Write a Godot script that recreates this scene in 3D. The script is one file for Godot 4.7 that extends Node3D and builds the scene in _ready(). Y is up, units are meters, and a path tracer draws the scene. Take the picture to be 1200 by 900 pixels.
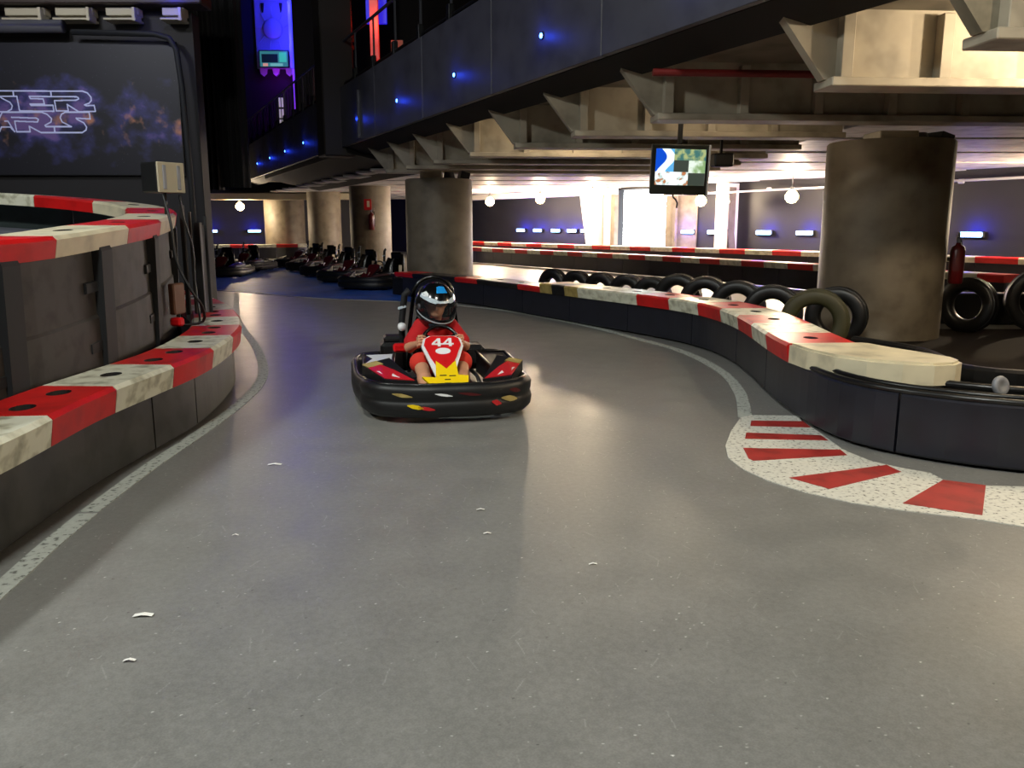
extends Node3D
# Indoor kart track: curved barriers, a driver in a kart, pillars, upper gallery.

var M := {}
var taken := {}
const ORD := ["first", "second", "third", "fourth", "fifth", "sixth", "seventh", "eighth", "ninth", "tenth"]
var rng := RandomNumberGenerator.new()
const GDIR := Vector3(-0.4195, 0, -0.9078)    # direction of the gallery edge
const GNRM := Vector3(0.9078, 0, -0.4195)     # across it, to the right
const WDIR := Vector3(0.5773, 0, 0.8165)      # direction of the far wall
const WOUT := Vector3(0.8165, 0, -0.5773)     # out of the hall through it
const W0 := Vector3(0, 0, -36)

# ---------------------------------------------------------------- helpers
func numbered(called: String) -> String:
	if not taken.has(called):
		taken[called] = 0
		return called
	taken[called] += 1
	return "%s_%03d" % [called, taken[called]]

func tag(o: Node3D, label := "", category := "", group := "", kind := "") -> Node3D:
	if label != "": o.set_meta("label", label)
	if category != "": o.set_meta("category", category)
	if group != "": o.set_meta("group", group)
	if kind != "": o.set_meta("kind", kind)
	return o

func base(called: String, at := Vector3.ZERO, turn := 0.0) -> Node3D:
	var o := Node3D.new()
	o.name = numbered(called)
	add_child(o)
	o.position = at
	o.rotation.y = turn
	return o

func mb(smooth := false) -> SurfaceTool:
	var st := SurfaceTool.new()
	st.begin(Mesh.PRIMITIVE_TRIANGLES)
	st.set_smooth_group(0 if smooth else -1)
	return st

func build(st: SurfaceTool, called: String, mat: Material, parent: Node3D = null, uv := false) -> MeshInstance3D:
	st.generate_normals()
	var o := MeshInstance3D.new()
	o.mesh = st.commit()
	o.material_override = null
	o.mesh.surface_set_material(0, mat)
	if parent == null:
		o.name = numbered(called)
		add_child(o, true)
	else:
		o.name = called
		parent.add_child(o, true)
	return o

func wall(called: String, st: SurfaceTool, mat: Material) -> MeshInstance3D:
	var o := build(st, called, mat)
	o.set_meta("kind", "structure")
	return o

func tri(st: SurfaceTool, a: Vector3, b: Vector3, c: Vector3) -> void:
	st.add_vertex(a); st.add_vertex(b); st.add_vertex(c)

func quad(st: SurfaceTool, a: Vector3, b: Vector3, c: Vector3, d: Vector3) -> void:
	tri(st, a, b, c); tri(st, a, c, d)

func tri_out(st: SurfaceTool, a: Vector3, b: Vector3, c: Vector3, m: Vector3) -> void:
	if (b - a).cross(c - a).dot((a + b + c) / 3.0 - m) > 0.0: tri(st, a, c, b)
	else: tri(st, a, b, c)

func quad_out(st: SurfaceTool, a: Vector3, b: Vector3, c: Vector3, d: Vector3, m: Vector3) -> void:
	tri_out(st, a, b, c, m); tri_out(st, a, c, d, m)

func bx(st: SurfaceTool, xf: Transform3D, size: Vector3, b := 0.0) -> void:
	var h := size / 2.0
	var m := xf.origin
	if b <= 0.0:
		var p := []
		for i in 8: p.append(xf * Vector3(h.x * (1 if i & 1 else -1), h.y * (1 if i & 2 else -1), h.z * (1 if i & 4 else -1)))
		for q in [[0, 1, 3, 2], [4, 5, 7, 6], [0, 1, 5, 4], [2, 3, 7, 6], [0, 2, 6, 4], [1, 3, 7, 5]]:
			quad_out(st, p[q[0]], p[q[1]], p[q[2]], p[q[3]], m)
		return
	var pt := func(sx: int, sy: int, sz: int, k: int) -> Vector3:
		var v := Vector3(sx * (h.x - b), sy * (h.y - b), sz * (h.z - b))
		if k == 0: v.x = sx * h.x
		elif k == 1: v.y = sy * h.y
		else: v.z = sz * h.z
		return xf * v
	for s in [-1, 1]:
		quad_out(st, pt.call(s, -1, -1, 0), pt.call(s, 1, -1, 0), pt.call(s, 1, 1, 0), pt.call(s, -1, 1, 0), m)
		quad_out(st, pt.call(-1, s, -1, 1), pt.call(1, s, -1, 1), pt.call(1, s, 1, 1), pt.call(-1, s, 1, 1), m)
		quad_out(st, pt.call(-1, -1, s, 2), pt.call(1, -1, s, 2), pt.call(1, 1, s, 2), pt.call(-1, 1, s, 2), m)
		for t in [-1, 1]:
			quad_out(st, pt.call(-1, s, t, 1), pt.call(1, s, t, 1), pt.call(1, s, t, 2), pt.call(-1, s, t, 2), m)
			quad_out(st, pt.call(s, -1, t, 0), pt.call(s, 1, t, 0), pt.call(s, 1, t, 2), pt.call(s, -1, t, 2), m)
			quad_out(st, pt.call(s, t, -1, 0), pt.call(s, t, 1, 0), pt.call(s, t, 1, 1), pt.call(s, t, -1, 1), m)
			for r in [-1, 1]:
				tri_out(st, pt.call(s, t, r, 0), pt.call(s, t, r, 1), pt.call(s, t, r, 2), m)

func at(p: Vector3, yaw := 0.0, pitch := 0.0, roll := 0.0) -> Transform3D:
	return Transform3D(Basis.from_euler(Vector3(pitch, yaw, roll)), p)

func span(a: Vector3, b: Vector3) -> Transform3D:      # x from a to b, origin half way
	var x := (b - a).normalized()
	var up := Vector3.UP if absf(x.y) < 0.95 else Vector3.RIGHT
	var z := x.cross(up).normalized()
	return Transform3D(Basis(x, z.cross(x), z), (a + b) / 2.0)

func bar(st: SurfaceTool, a: Vector3, b: Vector3, w: float, h: float, bev := 0.0) -> void:
	bx(st, span(a, b), Vector3(a.distance_to(b), h, w), bev)

func tube(st: SurfaceTool, pts: Array, r: float, n := 8, closed := false, r2 := -1.0) -> void:
	var rings := []
	var k := pts.size()
	var last := Vector3.ZERO
	for i in k:
		var p: Vector3 = pts[i]
		var a: Vector3 = pts[(i - 1 + k) % k] if (closed or i > 0) else p
		var b: Vector3 = pts[(i + 1) % k] if (closed or i < k - 1) else p
		var d := (b - a).normalized()
		var u := last - d * last.dot(d) if last != Vector3.ZERO else Vector3.ZERO
		if u.length() < 0.05: u = d.cross(Vector3.UP if absf(d.y) < 0.9 else Vector3.RIGHT)
		u = u.normalized()
		last = u
		var v := d.cross(u)
		var rr := r if r2 < 0 else lerpf(r, r2, float(i) / (k - 1))
		var ring := []
		for j in n: ring.append(p + (u * cos(TAU * j / n) + v * sin(TAU * j / n)) * rr)
		rings.append(ring)
	for i in (k if closed else k - 1):
		var A: Array = rings[i]
		var B: Array = rings[(i + 1) % k]
		for j in n: quad(st, A[j], A[(j + 1) % n], B[(j + 1) % n], B[j])
	if not closed:
		for e in [0, k - 1]:
			var R: Array = rings[e]
			for j in range(1, n - 1):
				if e == 0: tri(st, R[0], R[j + 1], R[j])
				else: tri(st, R[0], R[j], R[j + 1])

func lathe(st: SurfaceTool, xf: Transform3D, prof: Array, n := 24, a0 := 0.0, a1 := TAU) -> void:   # profile of Vector2(radius, height) round the y axis
	for i in prof.size() - 1:
		var p: Vector2 = prof[i]
		var q: Vector2 = prof[i + 1]
		for j in n:
			var t := lerpf(a0, a1, float(j) / n)
			var u := lerpf(a0, a1, float(j + 1) / n)
			var A := xf * Vector3(p.x * cos(t), p.y, p.x * sin(t))
			var B := xf * Vector3(p.x * cos(u), p.y, p.x * sin(u))
			var C := xf * Vector3(q.x * cos(u), q.y, q.x * sin(u))
			var D := xf * Vector3(q.x * cos(t), q.y, q.x * sin(t))
			if p.x > 1e-5: tri(st, A, B, C)
			if q.x > 1e-5: tri(st, A, C, D)

func slab(st: SurfaceTool, poly: Array, xf: Transform3D, thick: float) -> void:     # outline in the xf's x,y; thickness to both sides along z
	var pv := PackedVector2Array()
	for p in poly: pv.append(Vector2(p[0], p[1]))
	if Geometry2D.is_polygon_clockwise(pv): pv.reverse()
	var ix := Geometry2D.triangulate_polygon(pv)
	var h := thick / 2.0
	for i in range(0, ix.size(), 3):
		var a := pv[ix[i]]; var b := pv[ix[i + 1]]; var c := pv[ix[i + 2]]
		if (b - a).cross(c - a) < 0:
			var s := b; b = c; c = s
		tri(st, xf * Vector3(a.x, a.y, h), xf * Vector3(c.x, c.y, h), xf * Vector3(b.x, b.y, h))
		tri(st, xf * Vector3(a.x, a.y, -h), xf * Vector3(b.x, b.y, -h), xf * Vector3(c.x, c.y, -h))
	for i in pv.size():
		var a := pv[i]; var b := pv[(i + 1) % pv.size()]
		quad(st, xf * Vector3(a.x, a.y, -h), xf * Vector3(a.x, a.y, h), xf * Vector3(b.x, b.y, h), xf * Vector3(b.x, b.y, -h))

func flat_xf(y: float) -> Transform3D:      # outline given as world x,z, laid at height y
	return Transform3D(Basis(Vector3(1, 0, 0), Vector3(0, 0, 1), Vector3(0, -1, 0)), Vector3(0, y, 0))

func G(a: float, q: float, h: float) -> Vector3:
	return GDIR * a + GNRM * q + Vector3(0, h, 0)

func Wp(t: float, out: float, h: float) -> Vector3:
	return W0 + WDIR * t + WOUT * out + Vector3(0, h, 0)

# ---------------------------------------------------------------- paths
func dense(ctrl: Array, step := 0.04) -> Dictionary:
	var pts := []
	for i in ctrl.size() - 1:
		var p0: Vector3 = ctrl[maxi(i - 1, 0)]
		var p1: Vector3 = ctrl[i]
		var p2: Vector3 = ctrl[i + 1]
		var p3: Vector3 = ctrl[mini(i + 2, ctrl.size() - 1)]
		var n := maxi(2, int(p1.distance_to(p2) / step))
		for k in n: pts.append(p1.cubic_interpolate(p2, p0, p3, float(k) / n))
	pts.append(ctrl[-1])
	var s := [0.0]
	for i in range(1, pts.size()): s.append(s[-1] + Vector2(pts[i].x - pts[i - 1].x, pts[i].z - pts[i - 1].z).length())
	return {"p": pts, "s": s, "len": s[-1]}

func on(d: Dictionary, s: float) -> Array:     # [point, right of travel]
	var S: Array = d.s
	var i := clampi(S.bsearch(s) - 1, 0, S.size() - 2)
	var f: float = (s - S[i]) / maxf(S[i + 1] - S[i], 1e-6)
	var a: Vector3 = d.p[i]
	var b: Vector3 = d.p[i + 1]
	var i0 := maxi(i - 2, 0)
	var i1 := mini(i + 3, S.size() - 1)
	var t: Vector3 = d.p[i1] - d.p[i0]
	var r := Vector3(-t.z, 0, t.x).normalized()
	return [a + (b - a) * f, r]

func mp(d: Dictionary, s: float, o: float, y: float) -> Vector3:
	var q := on(d, s)
	return q[0] + q[1] * o + Vector3(0, y, 0)

func s_near(d: Dictionary, x: float, z: float) -> float:
	var best := 1e9
	var r := 0.0
	for i in d.p.size():
		var q := Vector2(d.p[i].x - x, d.p[i].z - z).length()
		if q < best:
			best = q
			r = d.s[i]
	return r

func sweep(st: SurfaceTool, d: Dictionary, s0: float, s1: float, n: int, sec: Array, open := false) -> void:
	var k := sec.size()
	var rows := []
	for i in n + 1:
		var s := lerpf(s0, s1, float(i) / n)
		var row := []
		for v in sec: row.append(mp(d, s, v.x, v.y))
		rows.append(row)
	for i in n:
		for j in (k - 1 if open else k):
			quad(st, rows[i][j], rows[i][(j + 1) % k], rows[i + 1][(j + 1) % k], rows[i + 1][j])
	if open: return
	for j in range(1, k - 1):
		tri(st, rows[0][0], rows[0][j + 1], rows[0][j])
		tri(st, rows[n][0], rows[n][j], rows[n][j + 1])

func cap(d: Dictionary, s0: float, s1: float, o0: float, o1: float, y0: float, y1: float, holes: int, mat: Material, parent: Node3D) -> MeshInstance3D:
	# a hollow plastic block: o0 is the back edge, o1 the front edge; oval sockets sunk into the top
	var st := mb()
	var b := 0.022
	var e := 0.003
	s0 += e; s1 -= e
	sweep(st, d, s0, s1, 4, [Vector2(o0 + b, y1), Vector2(o0, y1 - b), Vector2(o0, y0), Vector2(o1 - 0.02, y0), Vector2(o1, y1 - b), Vector2(o1 - b, y1)], true)
	for s in [s0, s1]:
		var ring := []
		for v in [Vector2(o0 + b, y1), Vector2(o0, y1 - b), Vector2(o0, y0), Vector2(o1 - 0.02, y0), Vector2(o1, y1 - b), Vector2(o1 - b, y1)]: ring.append(mp(d, s, v.x, v.y))
		for j in range(1, 5): tri(st, ring[0], ring[j], ring[j + 1])
	var cells := maxi(1, holes)
	var pits := []
	for c in cells:
		var a := lerpf(s0, s1, float(c) / cells)
		var z := lerpf(s0, s1, float(c + 1) / cells)
		var cs := (a + z) / 2.0
		var co := (o0 + o1) / 2.0
		var hs := (z - a) / 2.0
		var ho := (o1 - o0) / 2.0 - b
		if holes == 0:
			for i in 4: quad(st, mp(d, lerpf(a, z, i / 4.0), co - ho, y1), mp(d, lerpf(a, z, (i + 1) / 4.0), co - ho, y1), mp(d, lerpf(a, z, (i + 1) / 4.0), co + ho, y1), mp(d, lerpf(a, z, i / 4.0), co + ho, y1))
			continue
		var rs := minf(hs * 0.55, 0.075)
		var ro := minf(ho * 0.5, 0.055)
		var N := 24
		var pit := mb()
		pits.append(pit)
		var outer := []
		var inner := []
		var deep := []
		for k in N:
			var t := TAU * k / N
			var sq := 1.0 / maxf(absf(cos(t)), absf(sin(t)))
			outer.append(mp(d, cs + hs * clampf(cos(t) * sq, -1, 1), co + ho * clampf(sin(t) * sq, -1, 1), y1))
			inner.append(mp(d, cs + rs * cos(t), co + ro * sin(t), y1))
			deep.append(mp(d, cs + rs * 0.9 * cos(t), co + ro * 0.9 * sin(t), y1 - 0.07))
		for k in N:
			var l := (k + 1) % N
			quad(st, outer[k], outer[l], inner[l], inner[k])
			quad(pit, inner[k], inner[l], deep[l], deep[k])
			if k > 0 and k < N - 1: tri(pit, deep[0], deep[k], deep[k + 1])
	var o := build(st, "cap", mat, parent)
	for p in pits: build(p, "socket", M.core, o)
	return o

# ---------------------------------------------------------------- materials
func mat(c: Color, rough := 0.6, metal := 0.0, spec := 0.5) -> StandardMaterial3D:
	var m := StandardMaterial3D.new()
	m.albedo_color = c
	m.roughness = rough
	m.metallic = metal
	m.metallic_specular = spec
	return m

func noise_tex(seed_: int, freq: float, ramp: Array, size := 512, oct := 4) -> ImageTexture:
	# ramp: [[position, colour], ...] laid over seamless noise
	var n := FastNoiseLite.new()
	n.seed = seed_
	n.frequency = freq
	n.noise_type = FastNoiseLite.TYPE_SIMPLEX_SMOOTH
	n.fractal_octaves = oct
	var im := n.get_seamless_image(size, size)
	im.convert(Image.FORMAT_RGB8)
	var g := Gradient.new()
	var off := PackedFloat32Array()
	var col := PackedColorArray()
	for r in ramp:
		off.append(r[0])
		col.append(r[1])
	g.offsets = off
	g.colors = col
	var lut := []
	for i in 256: lut.append(g.sample(i / 255.0))
	for y in size:
		for x in size: im.set_pixel(x, y, lut[int(im.get_pixel(x, y).r * 255.0)])
	return ImageTexture.create_from_image(im)

func skin(m: StandardMaterial3D, t: Texture2D, scale: float, world := true) -> StandardMaterial3D:
	m.albedo_texture = t
	m.uv1_triplanar = true
	m.uv1_world_triplanar = world
	m.uv1_scale = Vector3.ONE * scale
	return m

func glow(c: Color, e: float, body := Color(0.8, 0.8, 0.8)) -> StandardMaterial3D:
	var m := mat(body, 0.5)
	m.emission_enabled = true
	m.emission = c
	m.emission_energy_multiplier = e
	return m

func omni(p: Vector3, c: Color, e: float, size := 0.08, called := "lamp_light") -> OmniLight3D:
	var l := OmniLight3D.new()
	l.name = called
	l.position = p
	l.light_color = c
	l.light_energy = e
	l.light_size = size
	l.omni_range = 60.0
	l.omni_attenuation = 2.0
	l.shadow_enabled = true
	add_child(l, true)
	return l

func area(p: Vector3, towards: Vector3, w: float, h: float, c: Color, e: float) -> AreaLight3D:
	var l := AreaLight3D.new()
	l.name = "lamp_light"
	l.area_size = Vector2(w, h)
	l.light_color = c
	l.light_energy = e
	l.shadow_enabled = true
	add_child(l, true)
	var up := Vector3.UP if absf(towards.normalized().y) < 0.9 else Vector3.FORWARD
	l.look_at_from_position(p, p + towards, up)
	return l

func make_materials() -> void:
	# floor: dark worn asphalt sealed to a low gloss
	var fl := mat(Color(1, 1, 1), 0.42)
	var size := 1024
	var n2 := FastNoiseLite.new()
	n2.seed = 9; n2.frequency = 0.011; n2.fractal_octaves = 4
	var a2 := n2.get_seamless_image(size, size)
	var n3 := FastNoiseLite.new()
	n3.seed = 4; n3.frequency = 0.09; n3.fractal_octaves = 2
	var a3 := n3.get_seamless_image(size, size)
	var im := Image.create(size, size, false, Image.FORMAT_RGB8)
	var rg := Image.create(size, size, false, Image.FORMAT_RGB8)
	for y in size:
		for x in size:
			var v := a2.get_pixel(x, y).r
			var u := rng.randf()
			var w := clampf(a3.get_pixel(x, y).r, 0.25, 0.75)
			var g := 0.475 + (u - 0.5) * 0.06 + (v - 0.5) * 0.04 + (w - 0.5) * 0.05
			im.set_pixel(x, y, Color(g * 1.0, g * 1.0, g * 0.972))
			var q := 0.37 + (v - 0.5) * 0.12 + (u - 0.5) * 0.06
			rg.set_pixel(x, y, Color(q, q, q))
	for k in 420:         # scratches, scuffs and light specks in the seal
		var p := Vector2(rng.randf() * size, rng.randf() * size)
		var d := Vector2.from_angle(rng.randf_range(-2.2, -0.9)) * rng.randf_range(2, 26)
		var lift := rng.randf_range(0.02, 0.10)
		var steps := int(d.length()) + 1
		for s in steps:
			var q := p + d * float(s) / steps
			var xx := posmod(int(q.x), size)
			var yy := posmod(int(q.y), size)
			im.set_pixel(xx, yy, im.get_pixel(xx, yy) + Color(lift, lift, lift))
	for k in 1500:
		var xx := rng.randi() % size
		var yy := rng.randi() % size
		var lift := rng.randf_range(0.06, 0.38) if k % 5 else rng.randf_range(-0.2, -0.08)
		for j in 1 + k % 3:
			var x2 := (xx + j % 2) % size
			var y2 := (yy + j / 2) % size
			im.set_pixel(x2, y2, im.get_pixel(x2, y2) + Color(lift, lift, lift))
	skin(fl, ImageTexture.create_from_image(im), 0.25)
	fl.roughness_texture = ImageTexture.create_from_image(rg)
	fl.roughness = 1.0
	M.floor = fl
	var blotch := noise_tex(21, 0.012, [[0.0, Color(0.72, 0.72, 0.72)], [0.45, Color(0.92, 0.92, 0.92)], [1.0, Color(1, 1, 1)]])
	var stain := noise_tex(33, 0.02, [[0.0, Color(0.55, 0.54, 0.5)], [0.3, Color(0.82, 0.81, 0.77)], [0.5, Color(0.98, 0.98, 0.97)], [1.0, Color(1, 1, 1)]])
	var worn := noise_tex(45, 0.05, [[0.0, Color(0.5, 0.5, 0.49)], [0.2, Color(0.55, 0.55, 0.54)], [0.34, Color(0.93, 0.93, 0.93)], [1.0, Color(1, 1, 1)]], 512, 3)
	var very_worn := noise_tex(46, 0.06, [[0.0, Color(0.36, 0.36, 0.35)], [0.16, Color(0.45, 0.45, 0.44)], [0.29, Color(0.92, 0.92, 0.92)], [1.0, Color(1, 1, 1)]], 512, 3)
	var conc := noise_tex(57, 0.015, [[0.0, Color(0.62, 0.61, 0.58)], [0.4, Color(0.86, 0.85, 0.82)], [0.6, Color(0.93, 0.92, 0.9)], [1.0, Color(1, 1, 1)]], 512, 5)
	M.blue_floor = skin(mat(Color(0.15, 0.36, 0.74), 0.5), blotch, 0.3)
	M.line = skin(mat(Color(0.72, 0.74, 0.71), 0.6), worn, 0.9)
	M.kerb_white = skin(mat(Color(0.84, 0.84, 0.80), 0.6), very_worn, 0.9)
	M.kerb_red = skin(mat(Color(0.66, 0.17, 0.15), 0.6), blotch, 0.7)
	M.cap_red = skin(mat(Color(0.84, 0.10, 0.10), 0.38), blotch, 0.5)
	M.cap_white = skin(mat(Color(0.87, 0.87, 0.80), 0.4), stain, 0.6)
	M.cap_cream = skin(mat(Color(0.88, 0.84, 0.72), 0.4), blotch, 0.5)
	M.cap_dull = skin(mat(Color(0.52, 0.53, 0.56), 0.45), stain, 0.5)
	M.cap_black = mat(Color(0.06, 0.06, 0.065), 0.45)
	M.cap_yellow = skin(mat(Color(0.68, 0.60, 0.36), 0.45), stain, 0.7)
	M.rubber = skin(mat(Color(0.19, 0.187, 0.175), 0.55), stain, 0.35)
	M.navy_panel = skin(mat(Color(0.135, 0.14, 0.18), 0.36), blotch, 0.5)
	M.core = mat(Color(0.045, 0.045, 0.045), 0.6)
	M.band = mat(Color(0.07, 0.07, 0.07), 0.32)
	M.ramp_panel = skin(mat(Color(0.185, 0.172, 0.163), 0.7), stain, 0.45)
	M.ramp_green = skin(mat(Color(0.20, 0.24, 0.24), 0.5), blotch, 0.4)
	M.ramp_post = mat(Color(0.07, 0.078, 0.09), 0.75)
	M.ramp_deck = skin(mat(Color(0.46, 0.47, 0.52), 0.5), blotch, 0.3)
	M.concrete = skin(mat(Color(0.60, 0.57, 0.50), 0.75), conc, 0.35)
	M.pillar = skin(mat(Color(0.48, 0.445, 0.385), 0.6), conc, 0.3)
	M.beam = skin(mat(Color(0.70, 0.66, 0.58), 0.65), blotch, 0.3)
	M.ceiling_white = skin(mat(Color(0.86, 0.85, 0.84), 0.55), blotch, 0.3)
	M.slab = skin(mat(Color(0.55, 0.52, 0.46), 0.8), blotch, 0.2)
	M.wall_dark = skin(mat(Color(0.065, 0.065, 0.10), 0.65), blotch, 0.25)
	M.wall_hall = mat(Color(0.15, 0.145, 0.15), 0.8)
	M.wall_plaster = skin(mat(Color(0.52, 0.48, 0.44), 0.7), conc, 0.3)
	M.white_paint = mat(Color(0.86, 0.85, 0.83), 0.5)
	M.fascia = skin(mat(Color(0.30, 0.30, 0.33), 0.5), blotch, 0.3)
	M.soffit = mat(Color(0.065, 0.062, 0.06), 0.8)
	M.column_brown = mat(Color(0.14, 0.115, 0.095), 0.6)
	M.black = mat(Color(0.035, 0.035, 0.04), 0.5)
	M.black_gloss = mat(Color(0.03, 0.03, 0.033), 0.22)
	M.black_cloth = mat(Color(0.035, 0.033, 0.035), 0.9)
	M.brown_sheen_cloth = mat(Color(0.09, 0.065, 0.055), 0.8)
	M.steel = mat(Color(0.55, 0.55, 0.56), 0.32, 0.9)
	M.grey_metal = mat(Color(0.36, 0.36, 0.38), 0.4, 0.6)
	M.grey_pipe = mat(Color(0.68, 0.68, 0.70), 0.45)
	M.beige = mat(Color(0.66, 0.63, 0.54), 0.6)
	M.red_pipe = mat(Color(0.42, 0.07, 0.06), 0.5)
	M.tyre = mat(Color(0.05, 0.05, 0.05), 0.42)
	M.tyre_olive = mat(Color(0.20, 0.19, 0.09), 0.6)
	M.red = mat(Color(0.80, 0.07, 0.09), 0.32)
	M.red_print = mat(Color(0.74, 0.12, 0.14), 0.35)
	M.white = mat(Color(0.90, 0.91, 0.92), 0.35)
	M.yellow = mat(Color(0.93, 0.80, 0.04), 0.35)
	M.orange = mat(Color(0.90, 0.42, 0.08), 0.4)
	M.maroon = mat(Color(0.30, 0.05, 0.06), 0.4)
	M.plastic = mat(Color(0.055, 0.06, 0.065), 0.48)
	M.shirt = mat(Color(0.72, 0.06, 0.09), 0.85)
	M.shorts = mat(Color(0.85, 0.20, 0.14), 0.85)
	M.skin = mat(Color(0.80, 0.58, 0.45), 0.55)
	M.shoe = mat(Color(0.10, 0.10, 0.12), 0.6)
	M.helmet = mat(Color(0.04, 0.045, 0.05), 0.18)
	M.helmet_silver = mat(Color(0.72, 0.78, 0.82), 0.25)
	M.helmet_blue = mat(Color(0.12, 0.55, 0.85), 0.25)
	M.helmet_teal = mat(Color(0.16, 0.36, 0.44), 0.3)
	var vis := mat(Color(0.25, 0.27, 0.3, 0.16), 0.05)
	vis.transparency = BaseMaterial3D.TRANSPARENCY_ALPHA
	M.visor = vis
	var gl := mat(Color(0.30, 0.30, 0.32, 0.25), 0.05)
	gl.transparency = BaseMaterial3D.TRANSPARENCY_ALPHA
	M.glass = gl
	M.paper = mat(Color(0.9, 0.9, 0.88), 0.8)
	M.bulb = glow(Color(1.0, 0.86, 0.6), 30.0)
	M.blue_led = glow(Color(0.15, 0.35, 1.0), 9.0)
	M.blue_led_core = glow(Color(0.55, 0.75, 1.0), 9.0)
	M.blue_dot = glow(Color(0.3, 0.55, 1.0), 9.0)
	M.tube_blue = glow(Color(0.2, 0.22, 1.0), 1.3)
	M.tube_violet = glow(Color(0.45, 0.15, 1.0), 0.9)
	M.tube_pink = glow(Color(0.85, 0.12, 0.72), 1.0)
	M.strip_red = glow(Color(0.85, 0.10, 0.05), 0.6)
	M.panel_pale = mat(Color(0.75, 0.75, 0.75), 0.5)
	M.lamp_face = glow(Color(1.0, 0.93, 0.82), 3.0)
	M.window_glow = glow(Color(0.75, 0.75, 0.68), 0.45)

# ---------------------------------------------------------------- stage: camera, sky, lights
func stage() -> void:
	var cam := Camera3D.new()
	cam.name = "camera"
	cam.position = Vector3(0, 1.4, 0)
	cam.rotation_degrees.x = -10.91
	cam.fov = 49.77
	cam.near = 0.05
	cam.far = 300.0
	add_child(cam)
	cam.current = true
	var e := Environment.new()
	e.background_mode = Environment.BG_SKY
	var sm := ProceduralSkyMaterial.new()
	sm.sky_top_color = Color(0.72, 0.80, 0.92)
	sm.sky_horizon_color = Color(0.95, 0.96, 0.97)
	sm.ground_bottom_color = Color(0.62, 0.60, 0.58)
	sm.ground_horizon_color = Color(0.85, 0.85, 0.84)
	sm.sky_energy_multiplier = 4.6
	sm.ground_energy_multiplier = 4.6
	var sky := Sky.new()
	sky.sky_material = sm
	e.sky = sky
	e.tonemap_mode = Environment.TONE_MAPPER_LINEAR
	e.tonemap_exposure = 1.0
	e.sdfgi_enabled = true
	e.ssao_enabled = true
	e.ssil_enabled = true
	var we := WorldEnvironment.new()
	we.name = "world_environment"
	we.environment = e
	add_child(we)

func lamp_panel(p: Vector3, towards: Vector3, w: float, h: float, c: Color, e: float, label: String) -> void:
	# a box floodlight: housing, glowing face and the light just in front of it
	var t := towards.normalized()
	var up := Vector3.UP if absf(t.y) < 0.9 else Vector3.FORWARD
	var xf := Transform3D(Basis.looking_at(t, up), p)
	var r := base("flood_lamp", Vector3.ZERO)
	tag(r, label, "lamp", "flood lamps over the near track")
	var st := mb()
	bx(st, xf * Transform3D(Basis(), Vector3(0, 0, 0.05)), Vector3(w + 0.06, h + 0.06, 0.09), 0.01)
	build(st, "housing", M.black, r)
	st = mb()
	bx(st, xf * Transform3D(Basis(), Vector3(0, 0, 0.0)), Vector3(w, h, 0.012))
	build(st, "lamp_face", M.lamp_face, r)
	area(p + t * 0.02, t, w, h, c, e)

func lights() -> void:
	# out-of-frame floodlights of the near hall
	lamp_panel(Vector3(-5.6, 5.6, -3.2), Vector3(4.2, -5.6, -1.0), 0.8, 0.4, Color(0.98, 1.0, 0.98), 28.0, "square floodlight high over the ramp")
	lamp_panel(Vector3(-1.3, 8.2, 1.8), Vector3(1.0, -8.0, -4.5), 1.0, 0.6, Color(0.99, 1.0, 0.97), 62.0, "square floodlight high behind the viewpoint")
	lamp_panel(Vector3(-6.8, 5.7, -10.2), Vector3(-0.6, -2.3, -3.6), 0.6, 0.3, Color(0.95, 0.96, 1.0), 9.0, "unseen square floodlight added to brighten the banner")  # added lamp out of frame, only there to brighten the banner
	# batten lamps fixed to the slab between the beams
	batten(Vector3(4.6, 3.02, -2.9), 7.0, "batten lamp between the two nearest beams")
	batten(Vector3(4.8, 3.02, -6.25), 6.5, "batten lamp between the second and third beams")
	batten(Vector3(2.6, 3.02, -10.2), 0.4, "batten lamp between the beams over the bend")
	batten(Vector3(1.2, 3.02, -13.4), 1.4, "batten lamp between the beams before the pillar behind the driver")

func batten(p: Vector3, e: float, label: String) -> void:
	var r := base("batten_lamp", p)
	tag(r, label, "lamp", "batten lamps between the beams")
	var st := mb()
	bx(st, at(Vector3(0, 0.045, 0)), Vector3(1.3, 0.04, 0.09), 0.008)
	build(st, "housing", M.white_paint, r)
	st = mb(true)
	tube(st, [Vector3(-0.6, 0, 0), Vector3(0.6, 0, 0)], 0.018, 10)
	build(st, "lamp_tube", M.lamp_face, r)
	for x in [-0.4, 0.4]: omni(p + Vector3(x, -0.08, 0), Color(1.0, 0.91, 0.78), e * 0.5, 0.05, "batten_light")

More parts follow.
